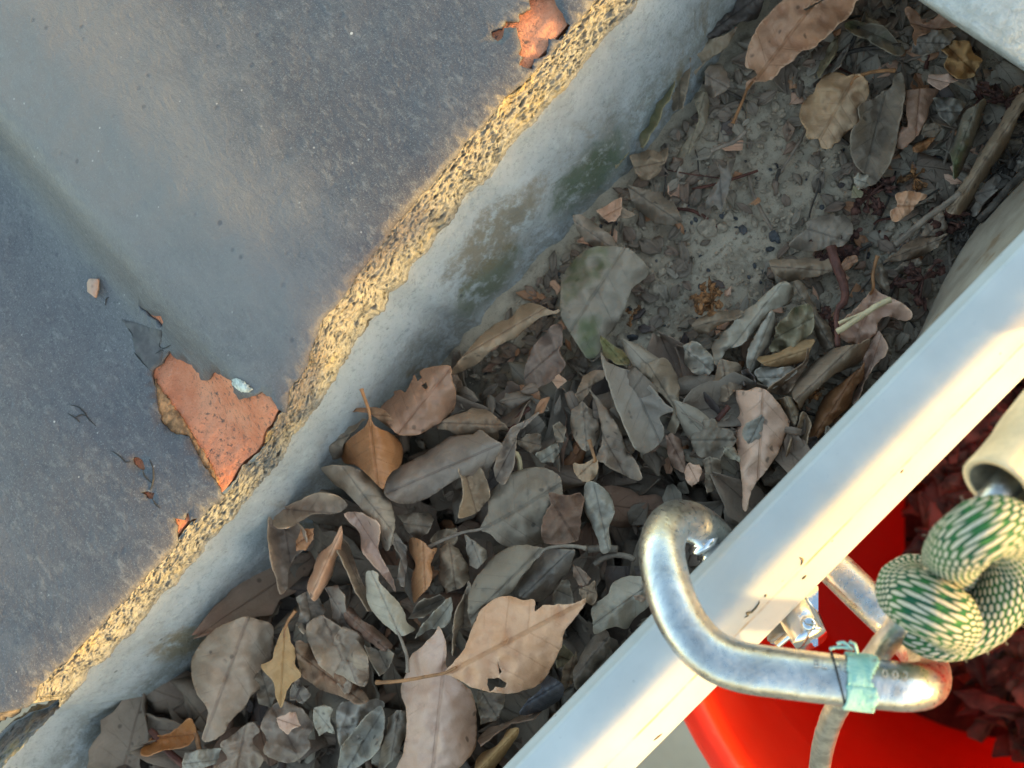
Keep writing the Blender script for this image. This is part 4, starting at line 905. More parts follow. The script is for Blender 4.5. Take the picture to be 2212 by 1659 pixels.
('12','880 1480 950 1400 1080 1360 1160 1320 1300 1290 1240 1340 1100 1370 1000 1440 900 1520','brown',6.6,'narrow purple-brown leaf edge above the yellowish rolled leaf',dict(side=4)),
('12','0 130 60 240 110 400 170 520 220 640 170 640 90 520 30 380 -30 260','taupe',7.0,'narrow shaded leaf on edge left of the pale grey oval leaf',dict(side=5,cup=2)),
('12','300 170 350 130 420 220 430 350 400 480 360 430 390 300 340 220','grey',6.6,'ribbon of grey leaf left of the bright orange-brown half leaf',dict(side=3)),
('12','1380 880 1440 860 1500 930 1530 940 1480 990 1400 1010','olive',5.8,'small olive curl by the right side of the holed tan leaf',dict(cup=3)),
('12','1500 330 1560 370 1620 430 1590 480 1540 470 1500 420','brown',6.4,'small plum-pink scrap right of the second grey oval leaf',dict(wave=.6)),
('12','1540 500 1600 470 1640 440 1665 540 1620 600 1560 570','taupe',6.8,'little folded taupe leaf above the broad pale grey leaf',dict(fold=.4)),
('12','1440 1010 1520 900 1540 1060 1480 1130 1400 1200 1420 1100','taupe',5.2,'brown-grey leaf in shade between the slate-blue leaf and the rim',{}),
('02','1200 1560 1300 1530 1440 1530 1400 1620 1260 1700 1180 1660','pale',5.2,'pale torn leaf at the bottom edge right of the curled orange-brown leaf',dict(wave=1.2)),
('D','660 1357 690 1330 706 1334 740 1357 760 1362 774 1386 797 1431 788 1482 774 1448 751 1500 717 1460 683 1425','taupe',7.0,'creased grey-brown leaf with a jagged lower edge right of the holly-shaped leaf',dict(wave=2.2,fold=.35,ax='690 1330 760 1495')),
('D','637 1391 660 1388 677 1397 728 1431 760 1465 797 1511 770 1520 751 1511 720 1500 688 1488 665 1470 649 1454','brown',6.4,'dark brown leaf slanting down to the right of the holly-shaped leaf',dict(wave=1.8,cup=-2,ax='637 1391 797 1511')),
('D','728 1534 750 1515 774 1517 810 1510 831 1522 810 1545 797 1568 770 1600 751 1625 735 1610 728 1591','grey',5.8,'torn grey leaf just left of the pale wrinkled leaf at the bottom edge',dict(wave=1.8)),
('D','586 1528 610 1515 637 1522 660 1540 677 1568 665 1590 671 1614 645 1640 620 1648 590 1640 569 1625 575 1595 563 1568','taupe',5.2,'wide torn brown-grey leaf at the bottom below the tip of the holly-shaped leaf',dict(wave=1.8)),
('D','597 1551 620 1540 637 1540 649 1568 635 1572 620 1585 605 1575','tan',6.6,'small pale tan scrap on the wide torn brown-grey leaf at the bottom',dict(wave=.8)),
('D','677 1528 700 1520 717 1534 715 1560 723 1585 705 1580 688 1591 682 1575 677 1562','pale',6.0,'squarish pale scrap right of the wide torn brown-grey leaf',dict(wave=1.2)),
('D','631 1477 645 1465 660 1488 670 1500 654 1522 640 1508 626 1511','grey',6.0,'small torn grey scrap under the dark brown slanting leaf',dict(wave=1)),
('D','640 1290 665 1275 690 1290 700 1320 690 1345 668 1340 655 1370 640 1350 648 1320','grey',6.4,'angular grey leaf above the creased grey-brown leaf',dict(wave=1.8,side=3)),
('D','700 1270 730 1262 745 1290 748 1330 760 1370 735 1350 718 1340 715 1300','taupe',6.6,'thin torn leaf standing right of the angular grey leaf',dict(wave=1.6,side=-4)),
('D','500 1590 540 1560 560 1580 545 1600 570 1640 530 1680 480 1700 460 1660 490 1640 475 1610','taupe',5.0,'ragged brown-grey leaf at the very bottom left of the pile',dict(wave=2)),
('D','560 1440 590 1455 600 1500 585 1530 560 1520 548 1480','grey',4.6,'shaded grey leaf between the large dull brown leaf and the bottom scraps',dict(wave=1.4)),
]
leaves_built = 0
for (s_, pts_, kind_, lv_, lab_, op_) in T:
    leaf(s_, pts_, kind_, lv_, lab_, group=G, **op_); leaves_built += 1
print('leaves', leaves_built)

# ------------------------------------------------------------------ litter, crumbs, twigs
def soil_z(x, y):
    p = Vector((x, y, 0))
    return hsw(x, y)+.0018*noise.noise(p*60)+.0010*noise.noise(p*220)+.0006*noise.noise(p*700)
def rleaf(bag, c, ang, L, Wd, mi, r, cup=.3, tilt=(0, 0), n=8, ragged=.2):
    """a small loose leaf or torn piece"""
    ca, sa = math.cos(ang), math.sin(ang); V_, F_, U_ = [], [], []
    ph = r.uniform(0, 6); sd_ = r.uniform(0, 99); e0 = r.uniform(.0, .35) if r.random() < .6 else 0; m5 = (-1, -.55, 0, .55, 1)
    bend = r.uniform(-.25, .25)
    for i in range(n+1):
        t = i/n; hw = Wd/2*(math.sin(math.pi*min(1, e0+t*(1-e0)*.98+.01))**.75)*(1+ragged*2*noise.noise(Vector((t*5, sd_, 0))))
        for b in m5:
            hb = hw*(1+ragged*1.6*noise.noise(Vector((t*7, b*3, sd_))))
            x = (t-.5)*L; y = b*hb+bend*L*(t-.5)**2
            z = cup*Wd*(b*b-.4)+.10*L*math.sin(t*4+ph)*.6+abs(b)*.12*Wd*math.sin(t*9+ph)+x*tilt[0]+y*tilt[1]
            V_.append(Vector((c.x+x*ca-y*sa, c.y+x*sa+y*ca, c.z+z))); U_.append((t, b))
    for i in range(n):
        for k in range(4):
            a = i*5+k; F_.append((a, a+5, a+6, a+1))
    bag.add(V_, F_, U_, mi)
litter = Bag(); r = random.Random(11)
LM['grey2'] = leaf_mat('litter_grey', (0.13, 0.103, 0.075), (0.20, 0.165, 0.122), (0.22, 0.19, 0.145), 0.7, (0.11, 0.09, 0.065))  # litter tones darkened below the leaf ones, colouring shade into the pile's gaps
LM['taupe2'] = leaf_mat('litter_taupe', (0.15, 0.105, 0.072), (0.22, 0.165, 0.118), (0.22, 0.19, 0.145), 0.5, (0.11, 0.075, 0.05))
LM['pale2'] = leaf_mat('litter_pale', (0.22, 0.19, 0.14), (0.29, 0.255, 0.195), (0.30, 0.27, 0.21), 0.7, (0.16, 0.14, 0.11))
LMs = [LM['grey2'], LM['taupe2'], LM['pale2'], LM['brown'], LM['taupe2'], LM['tan'], LM['dark'], LM['orange']]
def rand_spot():
    x = r.uniform(-.19, .20); y = r.uniform(y_in+.002, y_wall-.004); return x, y
for k in range(800):        # bottom layer of the pile
    x, y = rand_spot()
    if x+.7*(y-.05) > -.014+.02*noise.noise(Vector((x*30, y*30, 0))): continue
    e2 = max(0, ((y_in+.03)-y)/.03)
    z = soil_z(x, y)+r.uniform(.001, .016)+.005*e2*e2
    
    rleaf(litter, Vector((x, y, z)), r.uniform(0, 6.3), r.uniform(.012, .030), r.uniform(.006, .015), r.choice([0, 0, 0, 1, 1, 2, 3, 4, 6, 0]), r, r.choice([-1, 1])*r.uniform(.1, .45), (r.gauss(0, .45), r.gauss(0, .45)), 10)
for k in range(4200):       # torn chips everywhere, thickest round the bare soil
    x, y = rand_spot(); d = noise.noise(Vector((x*22, y*22, 8)))
    bare = math.exp(-(((x-.030)/.030)**2+((y-.069)/.014)**2))
    if r.random() < bare*.97: continue
    if x+.7*(y-.05) < -.03 and r.random() < .6: continue
    pile_ = x+.7*(y-.05) < -.012
    s = r.uniform(.0012, .0045)*(1.6 if r.random() < .12 else 1) if pile_ or x > .06 else r.uniform(.0008, .0030)
    z = soil_z(x, y)+.0009+r.uniform(0, .001)+(r.uniform(0, .014) if x+.7*(y-.05) < -.012 else 0)
    rleaf(litter, Vector((x, y, z)), r.uniform(0, 6.3), s*r.uniform(1.2, 2.4), s, r.choice([0, 0, 0, 1, 1, 2, 2, 3, 4, 6, 5, 7] if r.random() < .5 else [0, 1, 2, 0]), r, r.uniform(-.3, .3), (r.uniform(-.35, .35), r.uniform(-.35, .35)), 3, .35)
o = litter.build('leaf_litter', LMs); md = o.modifiers.new('thick', 'SOLIDIFY'); md.thickness = .00022; md.offset = -1
tag(o, 'broken grey and brown leaf litter covering the gutter floor', 'leaf litter', kind='stuff')
crumbs = Bag()
ico = bmesh.new(); bmesh.ops.create_icosphere(ico, subdivisions=1, radius=1); iv = [v_.co.copy() for v_ in ico.verts]; iff = [tuple(q_.index for q_ in f.verts) for f in ico.faces]; ico.free()
for k in range(13000):
    x, y = rand_spot(); s = r.uniform(.0002, .0008)*(2.0 if r.random() < .06 else 1)
    if x < -.02 and r.random() < .6: continue
    sc = Vector((r.uniform(.7, 1.4), r.uniform(.7, 1.3), r.uniform(.5, .9)))*s; rot = Matrix.Rotation(r.uniform(0, 6), 3, Vector((r.random(), r.random(), r.random()+.1)).normalized())
    c = Vector((x, y, soil_z(x, y)+s*.3)); sd_ = r.uniform(0, 99)
    crumbs.add([c+rot@Vector((p.x*sc.x, p.y*sc.y, p.z*sc.z))*(1+.35*noise.noise(p*1.3+Vector((sd_, 0, 0)))) for p in iv], iff, None, 0 if r.random() < .93 else 1)
o = crumbs.build('soil_crumbs', [M['stone'], M['stoneb']], None, False); tag(o, 'fine crumbs and grit scattered over the dry soil', 'grit', kind='stuff')
tw = Bag()
for k in range(420):
    x, y = rand_spot()
    if x < .0 and r.random() < .7: continue
    if math.exp(-(((x-.030)/.032)**2+((y-.069)/.016)**2)) > r.random(): continue
    a = r.uniform(0, 6.3); L = r.uniform(.003, .016); p0 = Vector((x, y, soil_z(x, y)+.0013)); d = Vector((math.cos(a), math.sin(a), r.uniform(-.1, .2)))
    pth = cr([p0, p0+d*L*.4+Vector((r.uniform(-1, 1), r.uniform(-1, 1), r.uniform(0, .6)))*L*.12, p0+d*L], 4)
    tw.add(*tube_data(pth, r.uniform(.00015, .0005), 6, nz=.3), mi=r.choice([0, 0, 1, 2]))
o = tw.build('twig_litter', [M['twig'], M['stemg'], M['stemr']]); tag(o, 'thin broken twigs and stalks mixed into the litter', 'twigs', kind='stuff')

# stones one can tell apart
def stone(s, px, py, rad, mat, label, flat=.6, seed=0):
    (x_, y_), = PT(s, [(px, py)]); z = soil_z(*W(x_, y_, -.048).xy)+rad*.35; c = W(x_, y_, z)
    bm = bmesh.new(); bmesh.ops.create_icosphere(bm, subdivisions=3, radius=rad)
    for v_ in bm.verts:
        p = v_.co/rad; v_.co *= 1+.32*noise.noise(p*1.1+Vector((seed, 0, 0)))+.08*noise.noise(p*4+Vector((seed, 0, 0))); v_.co.z *= flat
    me = bpy.data.meshes.new('stone'); bm.to_mesh(me); bm.free(); o = link('stone', me, mat); o.location = c
    tag(o, label, 'stone', 'small stones on the soil'); return o
stone('20', 165, 1480, .0024, M['stone'], 'largest square grey stone at the left of the bare soil', .5, 1)
stone('20', 255, 1480, .0012, M['stone'], 'round pale pebble right of the largest square stone', .8, 2)
stone('20', 660, 850, .0017, M['stone'], 'pale stone just left of the wrinkled yellow-brown leaf', .6, 3)
stone('20', 1060, 1190, .0017, M['stone'], 'whitish stone left of the lilac-pale leaf tip', .6, 4)
stone('20', 590, 1530, .0013, M['stoneb'], 'blue-black stone low on the bare soil', .6, 5)
stone('20', 1640, 1090, .0026, M['stoneb'], 'largest blue-black stone left of the green leaf strip', .5, 6)
stone('20', 650, 790, .0011, M['stone'], 'small grey pebble above the pale stone', .7, 7)
stone('11', 2040, 210, .0017, M['stone'], 'oval grey stone right of the big round dusty leaf', .6, 8)
stone('11', 1990, 430, .0016, M['stone'], 'pinkish grey stone below the oval one', .5, 9)
stone('11', 1810, 540, .0013, M['stone'], 'small blue-grey pebble near the wall-foot leaf', .6, 10)

# dried red flower clusters
def flowers(s, px, py, rad, nb_, mat, label, seed):
    (x_, y_), = PT(s, [(px, py)]); c = W(x_, y_, hs(x_, y_)+.004+(.004 if s == '21' else 0)); rr = random.Random(seed)
    b = Bag()
    for k in range(nb_):
        d = Vector((rr.gauss(0, 1), rr.gauss(0, 1), rr.gauss(0, .45)+.15)).normalized()*rad*rr.uniform(.35, 1)
        b.add(*tube_data(cr([Vector((0, 0, 0)), d*.5+Vector((0, 0, rad*.15)), d], 3), rad*.055, 6))
        sd_ = rr.uniform(0, 99); s_ = rad*rr.uniform(.12, .24)
        b.add([d+Vector((p.x, p.y, p.z*.7))*s_*(1+.7*noise.noise(p*1.6+Vector((sd_, 0, 0)))) for p in iv], iff)
        for q_ in range(2):
            rleaf(b, d+Vector((rr.uniform(-1, 1), rr.uniform(-1, 1), .4))*s_, rr.uniform(0, 6), s_*rr.uniform(1.6, 3), s_*.9, 0, rr, .3, (rr.uniform(-.6, .6), 0), 3, .3)
    o = b.build('flower_cluster', mat, None, True); o.location = c; tag(o, label, 'dried flowers', 'dried flower clusters in the litter')
flowers('20', 1210, 1270, .0050, 16, M['flower'], 'red-brown flower cluster beside the yellow-green triangle chip', 1)
flowers('20', 990, 1610, .0056, 18, M['flower'], 'red flower cluster at the top of the red twig', 2)
flowers('20', 1700, 1440, .0050, 14, M['flower'], 'dark red flower cluster near the small brown-grey leaf by the ledge', 3)
flowers('20', 2090, 660, .0060, 16, M['flower'], 'dark flower cluster above the long rolled bark-like leaf', 4)
flowers('20', 1500, 1150, .0034, 10, M['flowero'], 'small orange-brown flower cluster left of the blue-black stone', 5)
flowers('21', 190, 300, .0050, 16, M['flowero'], 'orange-brown flower cluster alone at the lower edge of the bare soil', 6)
flowers('21', 935, 385, .0038, 12, M['flower'], 'small flower cluster left of the red twig', 7)
flowers('21', 1560, 150, .0050, 14, M['flower'], 'dark red flower cluster against the dusty ledge', 8)
flowers('21', 860, 890, .0026, 9, M['flowero'], 'tiny flower cluster inside the arched leaf', 9)
flowers('11', 1890, 380, .0028, 9, M['flowero'], 'tiny orange flower cluster right of the blotched round leaf', 10)
flowers('20', 2120, 1060, .0060, 16, M['twig'], 'dark dry flower tangle at the right edge', 11)
flowers('20', 1850, 1490, .0050, 14, M['twig'], 'dark dry flower tangle beside the tip of the dusty ledge', 12)
def twig(s, pts, zl, rad, mat, label, name='twig'):
    P = PT(s, pts); pth = cr([W(a, b, hs(a, b)+.0022+zl*.0018) for a, b in P], 6)
    o = tube(name, pth, rad, mat, nseg=10, nz=.35); tag(o, label, name, 'loose twigs and stalks'); return o
twig('21', '960 -60 990 40 1030 140 1050 220 1048 290 1010 340 995 400 1002 500 1005 585', 6.5, lambda t: .0011-.0005*t if t < .6 else .00055, M['stemr'], 'knobbly red twig left of the curled-corner leaf')
twig('21', '1000 492 1100 430 1200 360 1300 300 1350 283', 12, .0006, M['straw'], 'pale yellow straw lying across the curled-corner leaf', 'straw')
twig('21', '1010 435 1120 390 1230 345 1320 300', 11.5, .00035, M['straw'], 'thinner straw just above the pale yellow one', 'straw')
twig('11', '1080 1140 1120 1080 1170 1020 1220 985', 5.5, .0006, M['stemr'], 'red stalk right of the arched tan-brown leaf')
twig('21', '222 1065 260 1020 298 972', 7, .0006, M['stemr'], 'short red stalk left of the long tapering tan leaf')
twig('02', '975 1415 1040 1490 1110 1570 1200 1640 1260 1680', 7.5, .0009, M['stemr'], 'dark red stalk crossing the curled orange-brown leaf')
twig('02', '1240 1390 1275 1450 1290 1540 1318 1650', 8, .0006, M['stemo'], 'orange stalk beside the dark red one at the bottom')
twig('20', '1380 1590 1480 1500 1600 1400 1700 1330 1800 1250', 5, .0007, M['stemg'], 'long grey stalk left of the small brown-grey leaf by the ledge')
twig('20', '1920 1430 2010 1340 2100 1230 2230 1100', 5, .0008, M['twig'], 'dark twig running along the dusty ledge')
twig('20', '180 980 250 950 330 920 410 850', 3.5, .0005, M['stemg'], 'thin grey stalk on the soil below the tip of the largest tan leaf stem')
twig('12', '1600 240 1700 235 1790 240', 8.0, .0008, M['stemg'], 'pale stalk end touching the stem of the grey oval leaf')
twig('12', '1640 340 1700 300 1780 280 1860 290 1900 310', 7.5, .0006, M['stemg'], 'thin tangled stalk left of the carabiner bend')
twig('11', '1095 1262 1135 1285 1155 1330 1160 1390', 7, .0006, M['straw'], 'small pale hooked stalk right of the narrow cupped leaf')

# ------------------------------------------------------------------ white plaster block closing the gutter
xb = .5*(W(2011, 0, -.004).x+W(2212, 152, -.004).x)
bm = bmesh.new()
bmesh.ops.create_cube(bm, size=1)
for v_ in bm.verts: v_.co = Vector((xb+.06+v_.co.x*.12, (y_in+y_wall)/2+.002+v_.co.y*(y_wall-y_in-.002), -.0035+v_.co.z*.007))
bmesh.ops.bevel(bm, geom=list(bm.edges), offset=.0012, segments=3, affect='EDGES')
me = bpy.data.meshes.new('plaster_block'); bm.to_mesh(me); bm.free(); me.polygons.foreach_set('use_smooth', [True]*len(me.polygons))
o = link('plaster_block', me, M['plaster']); tag(o, 'white rough plaster block at the top right corner of the gutter', 'block')

# ------------------------------------------------------------------ ground far below
gz_ = -2.3
vs = [(x*4.0-40, y*4.0-40, gz_) for x in range(21) for y in range(21)]
fs = [(a*21+b, (a+1)*21+b, (a+1)*21+b+1, a*21+b+1) for a in range(20) for b in range(20)]
o = mesh('ground', vs, fs, M['ground'], None, False); tag(o, kind='structure')

# ------------------------------------------------------------------ red bucket with wire handle, grip and rope
bc = W(2330, 1165, -.15); BR = .130
bucket = empty('bucket', (bc.x, bc.y, -.395)); tag(bucket, 'bright red plastic bucket hanging below the gutter rim', 'bucket')
def lathe(name, prof_, mat, parent, c, seg=96):
    vs, fs = [], []; k = len(prof_)
    for i in range(seg):
        a = 2*math.pi*i/seg
        for (rr_, zz) in prof_: vs.append((c.x+rr_*math.cos(a), c.y+rr_*math.sin(a), zz))
    for i in range(seg):
        for j in range(k-1):
            a = i*k+j; b = ((i+1) % seg)*k+j; fs.append((a, a+1, b+1, b))
    return mesh(name, vs, fs, mat, parent)
lathe('bucket_body', [(0.0005, -.388), (.098, -.388), (.104, -.382), (.112, -.30), (.117, -.24), (.1175, -.236), (.1185, -.234), (.1195, -.19), (.1205, -.187), (.122, -.156), (.1225, -.152), (.1245, -.150), (.130, -.150), (.1315, -.152), (.1315, -.158), (.1295, -.159), (.1275, -.156), (.1265, -.156), (.1255, -.163), (.124, -.180), (.1275, -.182), (.1275, -.185), (.1235, -.186), (.115, -.32), (.107, -.393), (.104, -.395), (.0005, -.395)], M['bucket'], bucket, bc)
bdir = Vector((1, .04, 0)).normalized()
e1 = Vector((bc.x, bc.y, -.172))-bdir*.131; e2 = Vector((bc.x, bc.y, -.172))+bdir*.131
wp = [e1+Vector((.004, 0, 0)), e1+Vector((-.004, 0, .002)), e1+Vector((-.003, 0, .03)), W(1745, 1790, -.075), W(1768, 1670, -.034), W(1778, 1610, -.022), W(1800, 1545, -.011), W(1835, 1490, -.003), W(1905, 1400, .008), W(1981, 1300, .017), W(2060, 1195, .024), W(2140, 1085, .0295), W(2240, 970, .0235), W(2340, 850, .015), W(2420, 770, .006)]
tail = wp[-1]
wp += [tail.lerp(e2, .4)+Vector((.022, 0, .012)), tail.lerp(e2, .75)+Vector((.012, 0, .004)), e2+Vector((.003, 0, .002)), e2+Vector((-.004, 0, 0))]
bail = tube('wire_handle', cr(wp, 10), .0021, M['steel'], bucket, nseg=16, nz=.05)
for e in (e1, e2):
    b_ = Bag(); b_.add(*tube_data([e-bdir*.005, e-bdir*.001, e+bdir*.001, e+bdir*.005], .0085, 20)); b_.build('handle_lug', M['bucket'], bucket)
# hollow plastic grip
gp = cr([W(2155, 1052, .0300), W(2192, 1008, .0275), W(2260, 912, .0225), W(2330, 835, .0170), W(2400, 762, .0110)], 12)
ga = [p for p in gp]; V1, F1, U1 = tube_data(ga, .0052, 28, cap=False, nz=.03)
V2, F2, U2 = tube_data(ga, .0042, 28, cap=False)
b_ = Bag(); b_.add(V1, F1, U1, 0); o0 = len(V1); b_.add(V2, [tuple(reversed(f)) for f in F2], U2, 1)
st = 29
for end in (0, len(ga)-1):
    for k in range(28):
        a, b2 = end*st+k, end*st+k+1; c_, d_ = o0+a, o0+b2
        b_.f.append((a, c_, d_, b2) if end == 0 else (b2, d_, c_, a)); b_.m.append(0)
grip = b_.build('grip', [M['grip'], M['gripin']], bucket)

# rope knotted round the wire handle
rp1 = [W(2005, 1262, .0100), W(1964, 1264, .0110), W(1962, 1284, .0160), W(1992, 1302, .0225), W(2028, 1322, .0225), W(2058, 1345, .0160), W(2066, 1360, .0110), W(2045, 1352, .0095)]
rp = [W(1990, 1340, .0100), W(1998, 1358, .0110), W(2045, 1368, .0125), W(2100, 1350, .0145), W(2150, 1308, .0155), W(2185, 1252, .0175), W(2203, 1195, .0205), W(2192, 1150, .0260), W(2155, 1135, .0325), W(2112, 1150, .0350), W(2075, 1178, .0300), W(2058, 1205, .0205), W(2070, 1232, .0130), W(2090, 1236, .0110)]
rpath = cr(rp, 14); rpath1 = cr(rp1, 14)
b_ = Bag(); b_.add(*tube_data(rpath, .0043, 36, nz=.05)); b_.add(*tube_data(rpath1, .0047, 36, nz=.05, seed=4))
rope = b_.build('rope', [M['rope']]); tag(rope, 'green and cream braided rope knotted round the bucket handle', 'rope')
fz = Bag(); rf = random.Random(5)
for k in range(700):
    i = rf.randrange(5, len(rpath)-5); c = rpath[i]; d = Vector((rf.gauss(0, 1), rf.gauss(0, 1), rf.gauss(0, 1))).normalized()
    p0 = c+d*.0042; L = rf.uniform(.0004, .0014); p1 = p0+d*L*.6+Vector((rf.uniform(-1, 1), rf.uniform(-1, 1), rf.uniform(-1, 1)))*L*.5
    fz.add(*tube_data(cr([p0, (p0+p1)/2+Vector((rf.uniform(-1, 1), rf.uniform(-1, 1), 0))*L*.2, p1], 3), .00003, 4))
fz.build('loose_fibres', simple('rope_fibre', (.55, .55, .40), .9), rope)

# debris lying in the bucket
heap = Bag(); rh = random.Random(21)
brown_poly = [(2075, 900), (2020, 960), (2032, 1010), (1990, 1060), (2010, 1120), (2000, 1170), (2045, 1230), (2030, 1300), (2085, 1360), (2070, 1410), (2125, 1450), (2135, 1520), (2190, 1560), (2200, 1610), (2290, 1640), (2600, 1600), (2600, 700), (2212, 700)]
hm = [simple('rotting_leaf_dark', (.085, .036, .022), .85, 0, .5, 80), simple('rotting_leaf_brown', (.15, .07, .042), .85, 0, .5, 80), simple('rotting_leaf_red', (.22, .10, .06), .8, 0, .4, 80)]
for k in range(2400):
    px_, py_ = rh.uniform(1980, 2500), rh.uniform(750, 1640)
    if not inpoly(px_, py_, brown_poly): continue
    z = -.30+rh.uniform(-.02, .012); p = W(px_, py_, z)
    if (p-Vector((bc.x, bc.y, z))).length > .103: continue
    rleaf(heap, p, rh.uniform(0, 6.3), rh.uniform(.012, .034), rh.uniform(.005, .014), rh.choice([0, 0, 1, 1, 2]), rh, rh.uniform(-.6, .6), (rh.uniform(-.5, .5), rh.uniform(-.5, .5)), 14, .25)
o = heap.build('wet_leaf_heap', hm); tag(o, 'dark reddish-brown heap of wet leaves inside the red bucket', 'leaf heap', kind='stuff')
# the body of the heap under those leaves
hp = [p for p in brown_poly]; vs, fs = [], []
idx = {}
for i in range(40):
    for j in range(50):
        px_, py_ = 1960+i*16, 680+j*20
        z = -.315
        if not inpoly(px_, py_, brown_poly): z = -.40
        p = W(px_, py_, -.315+.008*noise.noise(Vector((px_*.02, py_*.02, 0))))
        if z < -.39: p.z = -.386
        dv = Vector((p.x-bc.x, p.y-bc.y)); 
        if dv.length > .108: dv = dv.normalized()*.108; p.x, p.y = bc.x+dv.x, bc.y+dv.y
        if dv.length > .1035 and p.z < -.38: dv = dv.normalized()*.1015; p.x, p.y = bc.x+dv.x, bc.y+dv.y
        vs.append(p)
for i in range(39):
    for j in range(49):
        a = i*50+j; fs.append((a, a+1, a+51, a+50))
o = mesh('wet_leaf_mulch', vs, fs, hm[0]); tag(o, 'dark mulch under the heap of leaves in the red bucket', 'mulch', kind='stuff')

# ------------------------------------------------------------------ carabiner clipped over the rim
car = empty('carabiner', W(1700, 1450, .012)); tag(car, 'scratched aluminium carabiner hooked over the white gutter rim', 'carabiner')
cp = [W(1560, 1185, -.012), W(1530, 1150, -.006), W(1492, 1128, .000), W(1452, 1130, .007), W(1430, 1175, .012), W(1436, 1240, .0150), W(1458, 1310, .0165), W(1490, 1367, .0170), W(1535, 1412, .0170), W(1600, 1440, .0165), W(1700, 1455, .0155), W(1800, 1467, .0145), W(1900, 1478, .0135), W(1965, 1483, .0115), W(2000, 1474, .0055), W(2002, 1440, -.0045), W(1975, 1395, -.0135), W(1925, 1345, -.0180), W(1860, 1283, -.0200), W(1790, 1215, -.0205), W(1700, 1130, -.0200)]
cpath = cr(cp, 12)
def crad(t):
    return .0036+.0005*math.sin(math.pi*min(1, t*1.3))
body = tube('body', cpath, crad, M['alu'], car, nseg=32)
def along(px_):   # index on the straight bar
    return min(range(96, 200), key=lambda i: abs(PX(cpath[i])[0]-px_))
i0, i1 = along(1826), along(1868)
def band(name, i0, i1, rad, mat, seed, nz=.10):
    pth = []; 
    for i in range(i0, i1+1): pth += [cpath[i].lerp(cpath[i+1], q_/4) for q_ in range(4)]
    V_, F_, U_ = tube_data(pth, rad, 40, cap=False); keepf = []
    n = len(pth)
    for f in F_:
        c = sum((V_[i] for i in f), Vector())/4; t = (f[0]//41)/n; a = (f[0] % 41)/40
        lim0 = .08+.10*noise.noise(Vector((a*9, seed, 0))); lim1 = .86+.30*noise.noise(Vector((a*8, seed+4, 0)))
        if lim0 < t < lim1: keepf.append(f)
    V_ = [p+Vector((0, 0, .00008*noise.noise(p*1500))) for p in V_]
    o = mesh(name, V_, keepf, mat, car); md = o.modifiers.new('thick', 'SOLIDIFY'); md.thickness = .00025; md.offset = 1
    return o
band('teal_tape', i0-1, i1+2, .00428, M['teal'], 3)
# seam just before the tape
si = along(1818)
ax_ = (cpath[si+1]-cpath[si-1]).normalized(); n1_ = ax_.cross(Vector((0, 0, 1))).normalized(); n2_ = n1_.cross(ax_)
ring = [cpath[si]+ax_*(.0012*math.cos(a)-.0005)+(n1_*math.cos(a)+n2_*math.sin(a))*.00420 for a in [2*math.pi*k/48 for k in range(49)]]
tube('seam', ring, .00017, M['seam'], car, nseg=6)
for pts_ in ([(1792, 1402), (1812, 1398), (1838, 1401)], [(1808, 1391), (1822, 1388), (1836, 1398), (1842, 1405)], [(1834, 1386), (1846, 1392), (1850, 1404), (1852, 1412)]):
    tube('tape_shred', cr([W(a, b, .0165) for a, b in pts_], 5), lambda t: .00028, M['teal'], car, nseg=6, nz=.6)
# engraved letters
def engrave(txt, px_, py_, size, off):
    cu = bpy.data.curves.new('engraving', 'FONT'); cu.body = txt; cu.size = size; cu.extrude = .00003
    to = bpy.data.objects.new('engraving', cu); C.objects.link(to)
    dg = bpy.context.evaluated_depsgraph_get(); me = bpy.data.meshes.new_from_object(to.evaluated_get(dg)); bpy.data.objects.remove(to)
    i = along(px_); a_ = (cpath[i+2]-cpath[i-2]).normalized()
    side_ = a_.cross(Vector((0, 0, 1))).normalized()          # pointing towards the outer side
    nn = (Vector((0, 0, 1))*math.cos(off)-side_*math.sin(off)).normalized(); nn = (nn-nn.dot(a_)*a_).normalized(); yy = nn.cross(a_)
    r_ = .00414
    for v_ in me.vertices:   # wrap the letters round the bar
        ang = (v_.co.y)/r_; p = cpath[i]+a_*v_.co.x+(nn*math.cos(ang)+yy*math.sin(ang))*(r_+v_.co.z+.00002); v_.co = p
    link('engraving', me, M['mark'], car)
engrave('BL HERN', 1747, 1425, .0022, R(28)); engrave('0 0 2', 1893, 1440, .0020, R(22))
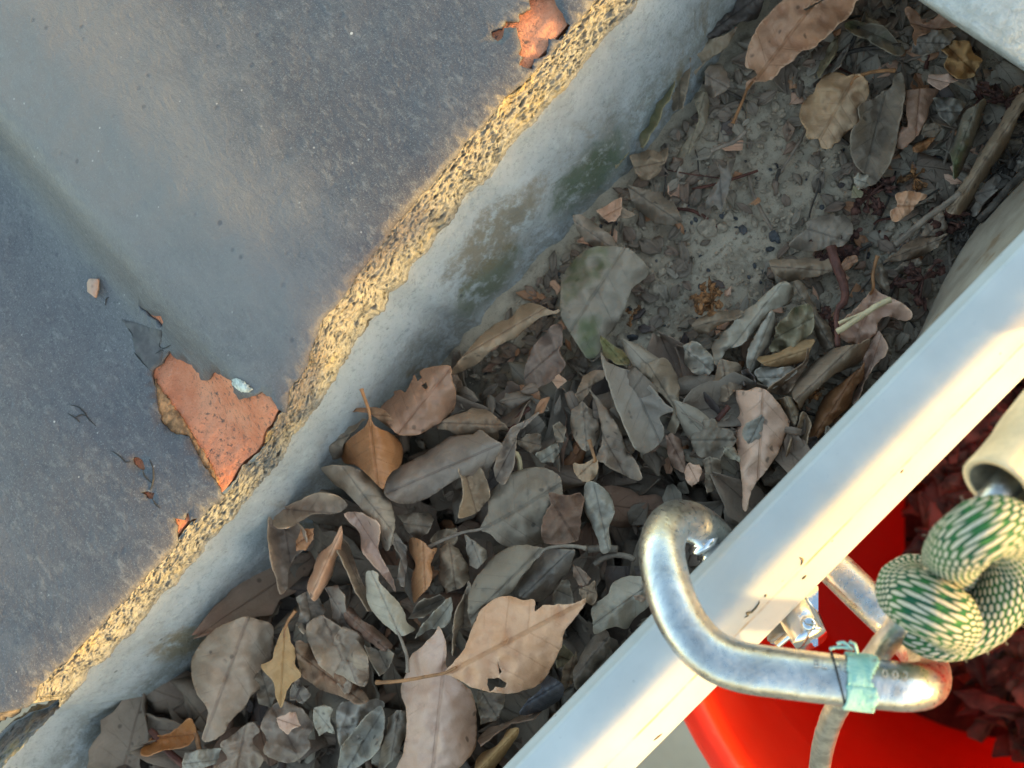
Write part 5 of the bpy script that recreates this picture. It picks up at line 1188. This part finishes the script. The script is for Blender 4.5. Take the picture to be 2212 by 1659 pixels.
# gate: plate, pin and hinge under the rim
def plate(name, pts, z0_, z1_, th, mat, parent):
    P = [W(a, b, z0_+(z1_-z0_)*k_) for (a, b, k_) in pts]; n = len(P)
    nrm_ = (P[1]-P[0]).cross(P[2]-P[0]).normalized()
    if nrm_.z < 0: nrm_ = -nrm_
    bm = bmesh.new(); vt = [bm.verts.new(p) for p in P]; f = bm.faces.new(vt); bm.normal_update()
    rgn = bmesh.ops.extrude_face_region(bm, geom=[f]); nv = [g for g in rgn['geom'] if isinstance(g, bmesh.types.BMVert)]
    for v_ in nv: v_.co -= nrm_*th
    bmesh.ops.bevel(bm, geom=list(bm.edges), offset=.0004, segments=2, affect='EDGES')
    bmesh.ops.recalc_face_normals(bm, faces=bm.faces)
    me = bpy.data.meshes.new(name); bm.to_mesh(me); bm.free(); return link(name, me, mat, parent)
gate = tube('gate', cr([W(1700, 1235, -.016), W(1712, 1300, -.0155), W(1732, 1345, -.014), W(1752, 1382, -.012)], 8), lambda t: .0032+.0006*math.sin(t*3), M['chrome'], car, nseg=24)
plate('gate_plate', [(1738, 1245, 0), (1768, 1262, 0), (1767, 1400, 1), (1752, 1392, 1), (1728, 1330, .6)], -.014, -.012, .0010, M['chrome'], car)
plate('latch_plate', [(1640, 1300, 0), (1702, 1290, 0), (1706, 1360, 1), (1690, 1395, 1), (1658, 1388, 1)], -.018, -.016, .0010, M['steel'], car)
rv = W(1747, 1346, -.0095); b_ = Bag(); b_.add(*tube_data([rv, rv+Vector((0, 0, .0006)), rv+Vector((0, 0, .0010))], lambda t: .0014 if t < .6 else .0009, 16)); b_.build('rivet', M['chrome'], car)
tube('gate_pin', cr([W(1680, 1392, -.014), W(1700, 1375, -.013), W(1722, 1355, -.0125)], 6), .0008, M['chrome'], car, nseg=12)
# bright notched nose inside the gutter
ns = [W(1500, 1140, -.0030), W(1512, 1158, -.0038), W(1524, 1172, -.0045), W(1540, 1190, -.0060)]
nose = tube('nose', cr(ns, 6), lambda t: .0030+.0006*math.sin(t*14), M['chrome'], car, nseg=12, nz=.18)
